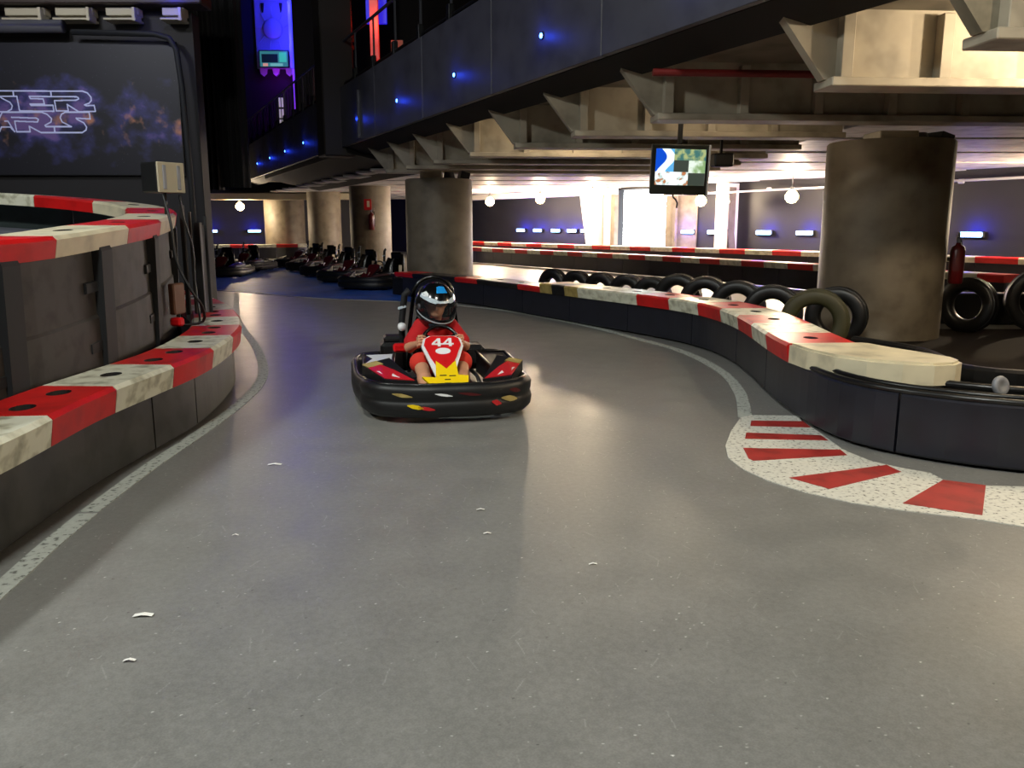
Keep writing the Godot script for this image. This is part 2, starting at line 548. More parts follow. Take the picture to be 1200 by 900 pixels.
# ---------------------------------------------------------------- the hall
func hall() -> void:
	var st := mb()
	bx(st, at(Vector3(-2, -0.15, -18)), Vector3(46, 0.3, 64))
	var fl := wall("floor", st, M.floor)
	# pit lane paint, blue
	st = mb()
	slab(st, [[-9.5, -20.4], [-7.03, -18.4], [-5.7, -17.45], [-4.36, -16.35], [-3.24, -15.72], [-1.75, -15.2], [-2.2, -17.2], [-4.0, -22.0], [-6.0, -27.0], [-8.5, -33.0], [-13.0, -33.0], [-12.0, -24.0]], flat_xf(0.002), 0.004)
	tag(build(st, "painted_pit_lane", M.blue_floor, fl), "blue painted pit lane")
	# dark patch added over the floor to darken the infield behind the bend
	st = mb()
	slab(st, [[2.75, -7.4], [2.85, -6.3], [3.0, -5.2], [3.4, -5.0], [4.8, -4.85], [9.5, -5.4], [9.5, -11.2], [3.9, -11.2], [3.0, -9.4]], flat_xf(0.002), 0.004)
	tag(build(st, "infield_dark_patch", mat(Color(0.15, 0.13, 0.115), 0.95, 0.0, 0.2), fl), "dark brown patch over the infield floor")
	# outside, beyond the daylight door
	st = mb()
	bx(st, Transform3D(Basis(WDIR, Vector3.UP, WDIR.cross(Vector3.UP)), Wp(8, 9.2, -0.06)), Vector3(30, 0.15, 17.6))
	wall("pavement_outside", st, M.white_paint)
	# painted lines
	var ln := func(ctrl: Array, w: float, s0 := 0.0, s1 := -1.0) -> void:
		var d := dense(ctrl)
		var e: float = d.len if s1 < 0 else s1
		var q := mb()
		sweep(q, d, s0, e, int((e - s0) / 0.12) + 2, [Vector2(-w / 2, 0.0), Vector2(-w / 2, 0.004), Vector2(w / 2, 0.004), Vector2(w / 2, 0.0)])
		tag(build(q, "painted_line", M.line, fl), "white painted edge line")
	var V := func(a: Array) -> Array:
		var r := []
		for p in a: r.append(Vector3(p[0], 0, p[1]))
		return r
	ln.call(V.call([[-1.75, -0.6], [-1.9, -2.0], [-2.0, -3.03], [-2.05, -3.42], [-2.09, -3.88]]), 0.095)
	ln.call(V.call([[-2.095, -3.91], [-2.13, -4.67], [-2.13, -5.43], [-2.16, -6.37], [-2.25, -7.2], [-2.47, -8.1], [-3.0, -9.6], [-4.2, -12.6], [-5.6, -16.9]]), 0.095)
	ln.call(V.call([[-1.9, -15.9], [-0.9, -14.56], [0.0, -13.54], [0.97, -11.77], [1.51, -10.4], [1.91, -9.18], [2.03, -7.92], [1.93, -6.88], [1.72, -5.95]]), 0.10)
	ln.call(V.call([[-9.5, -20.5], [-7.03, -18.5], [-5.7, -17.55], [-4.36, -16.42], [-3.24, -15.78], [-1.9, -15.28]]), 0.10)
	# painted kerb: worn white ground with red bars
	st = mb()
	slab(st, [[1.683, -5.935], [1.514, -5.55], [1.371, -5.147], [1.317, -4.871], [1.341, -4.638], [1.421, -4.409], [1.562, -4.201], [1.744, -4.037], [1.952, -3.922], [2.26, -3.789], [2.41, -3.698], [2.8, -3.6], [3.3, -3.6], [3.4, -4.25], [3.045, -4.288], [2.777, -4.303], [2.578, -4.318], [2.4, -4.425], [2.393, -4.554], [2.273, -4.655], [2.154, -4.797], [2.1, -5.005], [2.09, -5.086], [2.10, -5.432], [2.10, -5.599], [2.10, -5.854], [2.142, -5.99], [1.782, -6.018]], flat_xf(0.0025), 0.005)
	var kb := build(st, "painted_kerb", M.kerb_white, fl)
	tag(kb, "worn white kerb paint")
	var bars := [[[1.73, -5.833], [2.10, -5.814], [2.09, -5.631], [1.681, -5.673]], [[1.597, -5.479], [2.08, -5.409], [2.08, -5.275], [1.545, -5.319]], [[1.468, -5.086], [2.07, -5.045], [2.062, -4.92], [1.451, -4.797], [1.436, -4.852]], [[1.553, -4.457], [2.209, -4.707], [2.234, -4.57], [1.705, -4.259]], [[2.396, -4.417], [2.578, -4.318], [2.297, -3.848], [1.989, -4.024]], [[2.95, -4.29], [3.25, -4.26], [3.05, -3.7], [2.75, -3.72]]]
	for b in bars:
		st = mb()
		slab(st, b, flat_xf(0.0045), 0.005)
		tag(build(st, "stripe", M.kerb_red, kb), "red kerb stripe")
	# walls of the shell
	var wb := Basis(WDIR, Vector3.UP, WDIR.cross(Vector3.UP))
	var seg := func(t0: float, t1: float, h0: float, h1: float, s: SurfaceTool) -> void:
		bx(s, Transform3D(wb, Wp((t0 + t1) / 2, 0.15, (h0 + h1) / 2)), Vector3(t1 - t0, h1 - h0, 0.3))
	st = mb()
	seg.call(-12.2, 6.62, 0.0, 12.0, st)
	seg.call(9.1, 30.0, 0.0, 12.0, st)
	seg.call(6.62, 9.1, 2.62, 12.0, st)
	wall("wall_back", st, M.wall_dark)
	st = mb()
	bar(st, Vector3(-6.8, 6, -46.0), Vector3(-24.6, 6, -38.8), 0.3, 12)
	wall("wall_pit", st, M.wall_dark)
	st = mb()
	bx(st, at(Vector3(-24.6, 6, -15)), Vector3(0.3, 12, 50))
	wall("wall_left", st, M.wall_hall)
	st = mb()
	bx(st, at(Vector3(17.0, 6, -1)), Vector3(0.3, 12, 24))
	wall("wall_right", st, M.wall_hall)
	st = mb()
	bx(st, at(Vector3(-4, 6, 10.0)), Vector3(42.5, 12, 0.3))
	wall("wall_front", st, M.wall_hall)
	st = mb()
	bx(st, at(Vector3(-4, 12.15, -18)), Vector3(44, 0.3, 57))
	wall("ceiling_upper", st, M.wall_hall)
	# end wall over the pits
	st = mb()
	bx(st, at(Vector3(-15.2, 7.3, -35.1)), Vector3(18.5, 9.36, 0.3))
	wall("wall_gallery_end", st, M.wall_hall)
	st = mb()
	bx(st, at(Vector3(-14.6, 2.52, -34.85)), Vector3(19, 0.26, 0.5), 0.02)
	wall("trim_1", st, M.beige)
	# doorway in the far wall: slanted white pylon, posts, plaster pier
	var pil := func(t0: float, t1: float, w: float, m: Material, called: String) -> void:
		var s := mb()
		bx(s, Transform3D(wb, Wp((t0 + t1) / 2, -w / 2 + 0.01, 1.32)), Vector3(t1 - t0, 2.64, w), 0.01)
		wall(called, s, m)
	st = mb()
	slab(st, [[5.95, 0], [5.95, 2.6], [5.05, 2.6], [5.62, 0.0]], Transform3D(wb, W0 + WOUT * -0.25), 0.5)
	wall("trim_2", st, M.white_paint)
	pil.call(6.0, 6.27, 0.18, M.wall_plaster, "trim_3")
	pil.call(6.3, 6.45, 0.4, M.white_paint, "trim_4")
	pil.call(6.46, 6.66, 0.2, M.wall_plaster, "trim_5")
	pil.call(9.06, 10.45, 0.06, M.wall_plaster, "trim_6")
	pil.call(9.5, 9.62, 0.16, M.wall_plaster, "trim_7")
	pil.call(11.62, 12.1, 0.5, M.white_paint, "trim_8")
	st = mb()
	slab(st, [[12.12, 0], [12.12, 2.5], [12.0, 2.6], [11.9, 2.5], [12.3, 0.0]], Transform3D(wb, W0 + WOUT * -0.3), 0.3)
	wall("trim_9", st, M.wall_plaster)
	# white fascia beam at the head of the far wall
	st = mb()
	bx(st, Transform3D(wb, Wp(1.5, -0.35, 2.56)), Vector3(10.5, 0.22, 0.5), 0.01)
	wall("trim_10", st, M.white_paint)
	ceiling()
	gallery()

func ceiling() -> void:
	var r := base("ceiling")
	tag(r, "", "", "", "structure")
	var gb := Basis(GNRM, Vector3.UP, -GDIR)
	var st := mb()
	bx(st, Transform3D(gb, G(14, 14.4, 3.27)), Vector3(19.3, 0.34, 64))
	build(st, "slab", M.slab, r)
	# deep beams with stiffened webs, cut back on a slant at the gallery edge
	var zs := [3.7, 5.45, 7.15, 9.35, 11.0, 12.6, 14.2, 15.8, 17.3, 18.6]
	var u := Vector3(cos(0.07), 0, -sin(0.07))
	for i in zs.size():
		var z: float = zs[i]
		var xe: float = ((4.9 if i == 1 else 5.3) - 0.4195 * z) / 0.9078
		var e := Vector3(xe, 0, -z)
		var L: float = (14.0 - xe) if z < 10.0 else (4.3 - xe)
		var xf := Transform3D(Basis(u, Vector3.UP, u.cross(Vector3.UP)), e)
		st = mb()
		slab(st, [[0.0, 2.56], [L, 2.56], [L, 3.12], [-0.42, 3.12], [-0.38, 3.05]], xf * Transform3D(Basis(), Vector3(0, 0, 0)), 0.12)
		var b := build(st, "beam", M.concrete if i == 1 else M.beam, r)
		st = mb()
		bx(st, xf * Transform3D(Basis(), Vector3(L / 2 + 0.01, 2.53, 0)), Vector3(L - 0.02, 0.07, 0.36), 0.008)
		build(st, "flange", M.beam, b)
		var n := int(L / 0.82)
		for k in n:
			var x := 0.14 + k * 0.82
			st = mb()
			bx(st, xf * Transform3D(Basis(), Vector3(x, 2.81, 0.115)), Vector3(0.10, 0.5, 0.11), 0.006)
			build(st, "stiffener", M.beam, b)
	# a red sprinkler pipe above the flanges
	st = mb()
	tube(st, [Vector3(1.35, 2.83, -8.35), Vector3(2.0, 2.83, -8.39), Vector3(13, 2.83, -9.2)], 0.035, 10)
	tag(build(st, "pipe", M.red_pipe, r), "dark red sprinkler pipe")
	# white boarded ceiling further back
	var z := 10.6
	var k := 0
	while z < 43.0:
		var x0 := 4.55
		if z > 19.0: x0 = (5.5 - 0.4195 * z) / 0.9078
		var x1 := minf(16.6, (z - 36.0) / -0.8165 * 0.5773 + 0.9)
		if x1 > x0 + 0.3:
			st = mb()
			bx(st, at(Vector3((x0 + x1) / 2, 2.70 + 0.02 * (k % 2), -z - 0.62)), Vector3(x1 - x0, 0.05, 1.2), 0.006)
			build(st, "board", M.ceiling_white, r)
		z += 1.24
		k += 1
	# conduit along the far wall
	st = mb()
	tube(st, [Wp(9.3, -0.5, 2.34), Wp(14, -0.5, 2.38), Wp(22, -0.5, 2.44)], 0.03, 8)
	for t in [11.2, 13.6, 16.4, 18.8, 19.1]:
		tube(st, [Wp(t - 0.06, -0.5, 2.40), Wp(t + 0.06, -0.5, 2.40)], 0.055, 8)
	tag(build(st, "conduit", M.grey_pipe, r), "pale grey conduit")

func gallery() -> void:
	var r := base("wall_gallery")
	tag(r, "", "", "", "structure")
	var gb := Basis(GNRM, Vector3.UP, -GDIR)
	var st := mb()
	# black edge beam with a sloping soffit
	slab(st, [[4.70, 3.1], [5.15, 2.97], [5.15, 3.4], [4.70, 3.4]], Transform3D(gb, GDIR * 16), 60.0)
	build(st, "edge_beam", M.soffit, r)
	st = mb()
	slab(st, [[4.7, 3.09], [4.7, 2.98], [6.6, 2.60], [6.6, 2.72]], Transform3D(gb, GDIR * 25.0), 12.0)
	build(st, "soffit", M.soffit, r)
	# parapet panels with blue marker lamps
	var a := -9.2
	while a < 42.0:
		st = mb()
		bx(st, Transform3D(gb, G(a + 1.41, 4.64, 3.735)), Vector3(0.08, 1.27, 2.815), 0.006)
		build(st, "parapet_panel", M.fascia, r)
		a += 2.83
	st = mb()
	bx(st, Transform3D(gb, G(17.45, 4.57, 3.62)), Vector3(0.06, 0.95, 0.16), 0.005)
	build(st, "cover_strip", M.grey_metal, r)
	for z in [7.63, 10.2, 12.77, 15.34, 17.9, 20.48, 23.05, 25.62, 28.19, 30.76]:
		var aa: float = (z - 0.4195 * 4.6) / 0.9078
		var L := base("marker_lamp", G(aa, 4.60, 3.55))
		tag(L, "small blue marker lamp on the gallery parapet, %s from the near end" % ORD[int((z - 7.63) / 2.57 + 0.5)], "lamp", "blue marker lamps")
		st = mb(true)
		lathe(st, Transform3D(Basis(GDIR, -GNRM, GDIR.cross(-GNRM)), Vector3.ZERO), [Vector2(0.045, 0.0), Vector2(0.045, 0.012), Vector2(0.03, 0.016), Vector2(0.0, 0.016)], 12)
		build(st, "rim", M.black, L)
		st = mb(true)
		lathe(st, Transform3D(Basis(GDIR, -GNRM, GDIR.cross(-GNRM)), -GNRM * 0.01), [Vector2(0.032, 0.0), Vector2(0.028, 0.018), Vector2(0.0, 0.026)], 12)
		build(st, "lamp_lens", M.blue_dot, L)
		omni(G(aa, 4.47, 3.55), Color(0.12, 0.25, 1.0), 0.05, 0.02, "marker_light")
	# dark brown square column through the parapet
	st = mb()
	bx(st, at(Vector3(-3.98, 7.4, -19.5), 0.43), Vector3(0.72, 9.0, 0.72), 0.03)
	tag(build(st, "gallery_column", M.column_brown), "thick dark brown square column rising through the gallery parapet", "column")
	# railing
	var rr := base("gallery_railing")
	tag(rr, "dark metal railing along the upper gallery edge", "railing")
	for y in [4.47, 5.35]:
		st = mb()
		tube(st, [G(-6, 4.72, y), G(41, 4.72, y)], 0.03, 8)
		build(st, "rail", M.black if y < 5 else M.grey_metal, rr)
	a = -4.6
	while a < 41.0:
		st = mb()
		bx(st, Transform3D(gb, G(a, 4.70, 4.42)), Vector3(0.09, 0.42, 0.13), 0.01)
		build(st, "clamp", M.black, rr)
		st = mb()
		bx(st, Transform3D(gb, G(a, 4.72, 4.85)), Vector3(0.03, 1.0, 0.045))
		build(st, "post", M.grey_metal, rr)
		a += 1.415
	a = 21.5
	while a < 40.0:
		st = mb()
		tube(st, [G(a, 4.72, 4.4), G(a, 4.72, 5.34)], 0.012, 6)
		build(st, "baluster", M.grey_metal, rr)
		a += 0.47

# ---------------------------------------------------------------- track barriers
func V3(a: Array) -> Array:
	var r := []
	for p in a: r.append(Vector3(p[0], 0.0 if p.size() < 3 else p[2], p[1]))
	return r

func panels(d: Dictionary, s0: float, s1: float, step: float, y0: float, y1: float, mats: Array, parent: Node3D, called := "panel", th := 0.05) -> void:
	var s := s0
	var k := 0
	while s < s1 - 0.05:
		var e := minf(s + step, s1)
		var st := mb()
		sweep(st, d, s + 0.008, e - 0.008, 14, [Vector2(-th, y0), Vector2(-th, y1), Vector2(-0.012, y1), Vector2(0.0, y1 - 0.012), Vector2(0.0, y0 + 0.012), Vector2(-0.012, y0)])
		build(st, called, mats[k % mats.size()], parent)
		s = e
		k += 1

func barriers() -> void:
	# ---- lower barrier on the left
	var d := dense(V3([[-2.45, 1.6], [-2.3, 0.2], [-2.2, -1.2], [-2.18, -2.4], [-2.18, -3.3], [-2.24, -4.2], [-2.22, -4.9], [-2.2, -5.6], [-2.27, -6.3], [-2.4, -7.0], [-2.58, -7.6], [-2.85, -8.3], [-3.2, -9.1], [-3.7, -10.0], [-4.3, -10.9], [-5.0, -11.8]]))
	var r := base("track_barrier")
	tag(r, "low curved barrier with red and white caps and dark rubber side, below the ramp", "barrier", "track barriers")
	var sj := s_near(d, -2.2, -5.66)
	panels(d, maxf(0.0, sj - 2.2 * 4), sj, 2.2, 0.02, 0.40, [M.rubber], r)
	panels(d, sj, d.len, 1.5, 0.02, 0.40, [M.rubber], r)
	var st := mb()
	sweep(st, d, 0.02, d.len - 0.02, 60, [Vector2(-0.34, 0.0), Vector2(-0.34, 0.37), Vector2(-0.07, 0.37), Vector2(-0.07, 0.0)])
	build(st, "core", M.core, r)
	var sz := s_near(d, -2.2, -3.73)
	var s: float = sz - 0.71 * 7
	var k := 1
	while s < d.len - 0.3:
		if s >= 0.0:
			cap(d, s, minf(s + 0.71, d.len), -0.35, 0.085, 0.385, 0.535, 2 if k % 2 == 0 else 1, M.cap_red if k % 2 == 0 else M.cap_white, r)
		s += 0.71
		k += 1
	# ---- ramp wall above it
	var u := dense(V3([[-2.75, 0.6, 1.02], [-2.72, -1.5, 1.07], [-2.70, -3.3, 1.16], [-2.69, -4.2, 1.2], [-2.67, -4.8, 1.22], [-2.70, -5.78, 1.28], [-2.86, -6.66, 1.32], [-3.12, -7.65, 1.38], [-3.55, -8.6, 1.45], [-4.25, -9.25, 1.53], [-5.3, -9.65, 1.61], [-7.0, -9.8, 1.69], [-9.5, -9.5, 1.74], [-11.5, -8.6, 1.76]]))
	var w := base("ramp_barrier")
	tag(w, "upper ramp side wall of grey panels and dark posts, topped with red and white caps", "barrier", "track barriers")
	var turn := s_near(u, -3.7, -8.8)
	var posts := []
	for q in [[-2.7, -0.6], [-2.71, -1.75], [-2.70, -3.0], [-2.69, -4.36], [-2.68, -5.42], [-2.84, -6.52], [-3.14, -7.72]]: posts.append(s_near(u, q[0], q[1]))
	var prev := 0.0
	for p in posts + [turn]:
		st = mb()
		sweep(st, u, prev + 0.01, p - 0.01, 4, [Vector2(-0.06, -1.05), Vector2(-0.06, 0.0), Vector2(0, 0), Vector2(0, -0.42), Vector2(0.012, -0.44), Vector2(0.012, -1.05)])
		build(st, "panel", M.ramp_panel, w)
		prev = p
	for p in posts:
		st = mb()
		sweep(st, u, p - 0.075, p + 0.075, 1, [Vector2(-0.02, -1.05), Vector2(-0.02, 0.01), Vector2(0.05, 0.01), Vector2(0.065, -0.02), Vector2(0.035, -1.05)])
		build(st, "post", M.ramp_post, w)
		for y in [-0.24, -0.62]:
			st = mb()
			sweep(st, u, p - 0.22, p - 0.075, 1, [Vector2(0.0, y - 0.035), Vector2(0.0, y + 0.035), Vector2(0.02, y + 0.03), Vector2(0.02, y - 0.03)])
			build(st, "bracket", M.ramp_post, w)
	prev = turn
	while prev < u.len - 0.2:
		var e := minf(prev + 1.45, u.len)
		st = mb()
		sweep(st, u, prev + 0.008, e - 0.008, 6, [Vector2(-0.06, -0.42), Vector2(-0.06, 0.0), Vector2(0, 0), Vector2(0, -0.42)])
		build(st, "panel", M.ramp_green, w)
		prev = e
	s = s_near(u, -2.69, -4.78) - 0.98 * 4
	k = 0
	while s < u.len - 0.3:
		if s >= 0: cap(u, s, minf(s + 0.98, u.len), -0.36, 0.07, -0.01, 0.115, 1, M.cap_red if k % 2 == 1 else M.cap_cream if s < turn else M.cap_white, w)
		s += 0.98
		k += 1
	# deck of the ramp behind the wall
	var rd := base("ramp_deck")
	tag(rd, "grey blue deck of the raised track behind the ramp wall", "ramp deck")
	st = mb()
	var c := Vector3(-8.2, 1.18, -4.6)
	for i in 60:
		var p0 := mp(u, u.len * i / 60.0, -0.1, -0.36 if u.len * i / 60.0 < turn else -0.27)
		var p1 := mp(u, u.len * (i + 1) / 60.0, -0.1, -0.36 if u.len * (i + 1) / 60.0 < turn else -0.27)
		tri(st, c, p1, p0)
		quad(st, p0, p1, p1 - Vector3(0, 0.08, 0), p0 - Vector3(0, 0.08, 0))
	tri(st, c, mp(u, 0, -0.1, -0.36), Vector3(-11.5, 1.2, 0.6))
	tri(st, c, Vector3(-11.5, 1.2, 0.6), mp(u, u.len, -0.1, -0.27))
	build(st, "deck", M.ramp_deck, rd)
	st = mb()
	for p in [Vector3(-3.4, 0, -2), Vector3(-3.6, 0, -5), Vector3(-4.4, 0, -8), Vector3(-8, 0, -8.6), Vector3(-8, 0, -1)]:
		bx(st, at(p + Vector3(0, 0.42, 0)), Vector3(0.2, 0.84, 0.2))
	build(st, "support", M.ramp_post, rd)
	# ---- right-hand barrier
	var q := dense(V3([[-2.5, -16.9], [-1.75, -15.9], [-1.0, -15.0], [-0.42, -14.2], [0.3, -12.9], [1.1, -11.5], [1.6, -10.65], [1.98, -9.9], [2.19, -9.2], [2.26, -8.4], [2.22, -7.6], [2.14, -6.8], [2.1, -6.2], [2.1, -5.6], [2.2, -5.15], [2.48, -4.8], [2.92, -4.53], [3.6, -4.35], [4.6, -4.3], [5.8, -4.5]]))
	r = base("track_barrier")
	tag(r, "long dark curved barrier round the bend past the kart, partly capped red and white", "barrier", "track barriers")
	var j1 := s_near(q, 2.15, -6.9)
	panels(q, maxf(0.0, j1 - 1.35 * 8), j1, 1.35, 0.02, 0.39, [M.navy_panel], r)
	panels(q, j1, j1 + 2.05, 2.05, 0.02, 0.39, [M.navy_panel], r)
	panels(q, j1 + 2.05, q.len, 1.9, 0.02, 0.39, [M.navy_panel], r)
	st = mb()
	sweep(st, q, 0.02, q.len - 0.02, 80, [Vector2(-0.52, 0.0), Vector2(-0.52, 0.34), Vector2(-0.07, 0.34), Vector2(-0.07, 0.0)])
	build(st, "core", M.core, r)
	for t in [[-0.03, 0.405, 0.022], [-0.085, 0.425, 0.018], [-0.50, 0.40, 0.025]]:
		var pts := []
		for i in 121: pts.append(mp(q, q.len * (0.002 + 0.996 * i / 120.0), t[0], t[1]))
		st = mb(true)
		tube(st, pts, t[2], 8)
		build(st, "rail", M.band, r)
	var se := s_near(q, 2.1, -6.1)
	s = se
	k = 0
	var cm := [M.cap_red, M.cap_white, M.cap_red, M.cap_white, M.cap_red, M.cap_white, M.cap_red, M.cap_white, M.cap_white, M.cap_yellow, M.cap_black, M.cap_yellow]
	while k < cm.size():
		var L := 0.66 if k < 9 else 0.34
		cap(q, s - L, s, -0.5, 0.05, 0.385, 0.53, 1 if k < 9 and k != 1 else 0, cm[k], r)
		s -= L
		k += 1
	while s > 0.7:
		cap(q, s - 0.7, s, -0.5, 0.04, 0.385, 0.47, 1, M.cap_black if k % 3 else M.cap_red, r)
		s -= 0.7
		k += 1
	# rounded end piece, cream
	st = mb()
	slab(st, [[2.06, -6.09], [2.09, -5.8], [2.18, -5.52], [2.32, -5.34], [2.5, -5.22], [2.68, -5.17], [2.83, -5.2], [2.92, -5.3], [2.93, -5.44], [2.84, -5.66], [2.73, -5.88], [2.66, -6.1], [2.6, -6.13]], flat_xf(0.455), 0.13)
	slab(st, [[2.08, -6.09], [2.11, -5.8], [2.2, -5.54], [2.34, -5.36], [2.51, -5.24], [2.68, -5.19], [2.82, -5.22], [2.9, -5.31], [2.91, -5.44], [2.82, -5.66], [2.71, -5.88], [2.64, -6.09], [2.6, -6.12]], flat_xf(0.528), 0.016)
	tag(build(st, "cap", M.cap_cream, r), "cream rounded end cap")
	# bits lying in the open channel of the barrier
	st = mb(true)
	lathe(st, Transform3D(Basis.from_euler(Vector3(1.35, 0.35, 0)), Vector3(2.98, 0.435, -4.95)), [Vector2(0.0, -0.02), Vector2(0.055, -0.02), Vector2(0.062, 0.0), Vector2(0.055, 0.012), Vector2(0.03, 0.012), Vector2(0.02, 0.004), Vector2(0.0, 0.004)], 20)
	tag(build(st, "reflector", M.cap_dull), "round pale grey reflector disc in the barrier channel beyond the cream end cap", "reflector")
	st = mb()
	bx(st, at(Vector3(3.18, 0.405, -4.70), 0.4), Vector3(0.11, 0.12, 0.1), 0.02)
	tag(build(st, "rubber_block", M.maroon), "small dark red rubber block next to the round reflector", "block")
	st = mb()
	bx(st, at(Vector3(3.36, 0.415, -4.65), 0.2), Vector3(0.13, 0.14, 0.12), 0.025)
	tag(build(st, "rubber_block", M.black), "small black rubber block at the frame edge by the reflector", "block")
	# ---- inner loop behind, black
	d = dense(V3([[3.0, -7.2], [3.25, -6.6], [3.2, -6.05], [3.15, -5.75], [3.35, -5.5], [3.8, -5.4], [4.8, -5.4], [6.2, -5.6]]))
	r = base("channel_rail")
	tag(r, "low black curved plastic rail behind the cream end cap", "barrier", "track barriers")
	st = mb()
	sweep(st, d, 0, d.len, 40, [Vector2(-0.04, 0), Vector2(-0.04, 0.42), Vector2(-0.02, 0.44), Vector2(0.02, 0.44), Vector2(0.04, 0.42), Vector2(0.04, 0)])
	build(st, "skirt", M.band, r)
	# ---- far rows
	far_row([[-2.6, -35.6], [-1.38, -33.8], [3.0, -28.0], [7.9, -21.4], [10.1, -18.0], [13.5, -12.5]], 0.72, [M.cap_red, M.cap_white], [M.navy_panel], "far red and white capped barrier close to the wall with blue lamps", 0.9)
	far_row([[-3.6, -35.0], [-1.26, -30.8], [2.75, -24.6], [5.2, -20.2], [6.6, -17.4], [8.3, -14.0]], 0.57, [M.cap_red, M.cap_white], [M.navy_panel], "red and white capped barrier running behind the tyre row", 0.74)
	far_row([[-24, -33.5], [-17.0, -33.6], [-10.5, -34.2], [-7.4, -36.5]], 0.6, [M.cap_red, M.cap_white], [M.navy_panel], "red and white capped barrier behind the parked karts under two blue lamps", 0.9)
	# low dark wall on the far right, behind the thick pillar
	st = mb()
	bx(st, at(Vector3(8.6, 0.22, -11.6), -0.15), Vector3(7.0, 0.44, 0.3), 0.02)
	tag(build(st, "low_wall", M.cap_black), "low dark wall running behind the thick pillar to the picture edge", "low wall")

func far_row(pts: Array, h: float, caps: Array, sides: Array, label: String, L: float) -> void:
	var d := dense(V3(pts), 0.1)
	var r := base("track_barrier")
	tag(r, label, "barrier", "track barriers")
	panels(d, 0, d.len, L * 1.6, 0.02, h - 0.12, sides, r)
	var s := 0.0
	var k := 0
	while s < d.len - 0.2:
		cap(d, s, minf(s + L, d.len), -0.4, 0.06, h - 0.135, h, 0, caps[k % caps.size()], r)
		s += L
		k += 1

# ---------------------------------------------------------------- pillars and wall things
func pillar(x: float, z: float, rad: float, h: float, m: Material, label: String, bearing: bool) -> void:
	var r := base("concrete_pillar", Vector3(x, 0, z))
	tag(r, label, "pillar", "round concrete pillars")
	var st := mb(true)
	lathe(st, Transform3D(), [Vector2(rad, 0), Vector2(rad, h - 0.02), Vector2(rad - 0.02, h)], 48)
	build(st, "shaft", m, r)
	st = mb()
	lathe(st, Transform3D(), [Vector2(rad - 0.02, h), Vector2(0, h)], 48)
	build(st, "top", m, r)
	if bearing:
		st = mb()
		bx(st, at(Vector3(-0.12, h + (2.495 - h) / 2, 0.25)), Vector3(0.46, 2.495 - h, 0.5), 0.01)
		build(st, "bearing_block", M.beam, r)
		st = mb(true)
		lathe(st, at(Vector3(0.24, h, 0.2)), [Vector2(0.15, 0), Vector2(0.12, 0.04), Vector2(0.1, 2.495 - h)], 16)
		build(st, "bearing_pot", M.grey_metal, r)
		st = mb()
		bx(st, at(Vector3(0.55, h + (2.495 - h) / 2, 0.1), 0.3, 0, -0.25), Vector3(0.2, 2.495 - h, 0.3), 0.01)
		build(st, "drain_pipe", M.black, r)

func extinguisher(p: Vector3, turn: float, s: float, label: String) -> void:
	var r := base("fire_extinguisher", p, turn)
	r.scale = Vector3.ONE * s
	tag(r, label, "extinguisher", "fire extinguishers on pillars")
	var st := mb(true)
	lathe(st, Transform3D(), [Vector2(0.0, 0.0), Vector2(0.075, 0.0), Vector2(0.085, 0.02), Vector2(0.085, 0.40), Vector2(0.07, 0.45), Vector2(0.03, 0.475), Vector2(0.028, 0.50), Vector2(0, 0.50)], 24)
	build(st, "cylinder_body", mat(Color(0.32, 0.035, 0.045), 0.3), r)
	st = mb()
	lathe(st, Transform3D(), [Vector2(0.0862, 0.16), Vector2(0.0862, 0.30)], 24)
	build(st, "paper_label", M.maroon, r)
	st = mb()
	bx(st, at(Vector3(0, 0.53, 0)), Vector3(0.05, 0.06, 0.05), 0.008)
	build(st, "valve", M.steel, r)
	st = mb()
	bar(st, Vector3(-0.02, 0.56, 0), Vector3(0.10, 0.62, 0), 0.025, 0.012)
	bar(st, Vector3(-0.02, 0.54, 0), Vector3(0.10, 0.56, 0), 0.025, 0.012)
	build(st, "handle", M.steel, r)
	st = mb(true)
	tube(st, [Vector3(0.03, 0.53, 0.02), Vector3(0.10, 0.50, 0.03), Vector3(0.115, 0.40, 0.03), Vector3(0.105, 0.2, 0.03), Vector3(0.1, 0.1, 0.03)], 0.012, 8)
	build(st, "hose", M.black, r)
	st = mb()
	bx(st, at(Vector3(0, 0.3, -0.095)), Vector3(0.12, 0.04, 0.03))
	build(st, "bracket", M.black, r)

func wall_lamp(t: float, n: int, wide := 0.55) -> void:
	var p := Wp(t, -0.06, 1.16)
	var wb := Basis(WDIR, Vector3.UP, WDIR.cross(Vector3.UP))
	blue_bar(Transform3D(wb, p), wide, "blue light bar on the dark far wall, %s from the pillar behind the driver" % ORD[n - 1])

func blue_bar(xf: Transform3D, wide: float, label: String) -> void:
	var r := base("blue_wall_lamp")
	r.transform = xf
	tag(r, label, "lamp", "blue wall lamps")
	var st := mb()
	bx(st, at(Vector3(0, 0, -0.02)), Vector3(wide + 0.06, 0.15, 0.08), 0.015)
	build(st, "housing", M.black, r)
	st = mb()
	bx(st, at(Vector3(0, 0, 0.035)), Vector3(wide, 0.12, 0.05), 0.022)
	build(st, "lamp_tube", M.blue_led_core, r)
	omni(xf * Vector3(0, 0.12, 0.24), Color(0.05, 0.13, 1.0), 1.1, 0.08, "blue_light")

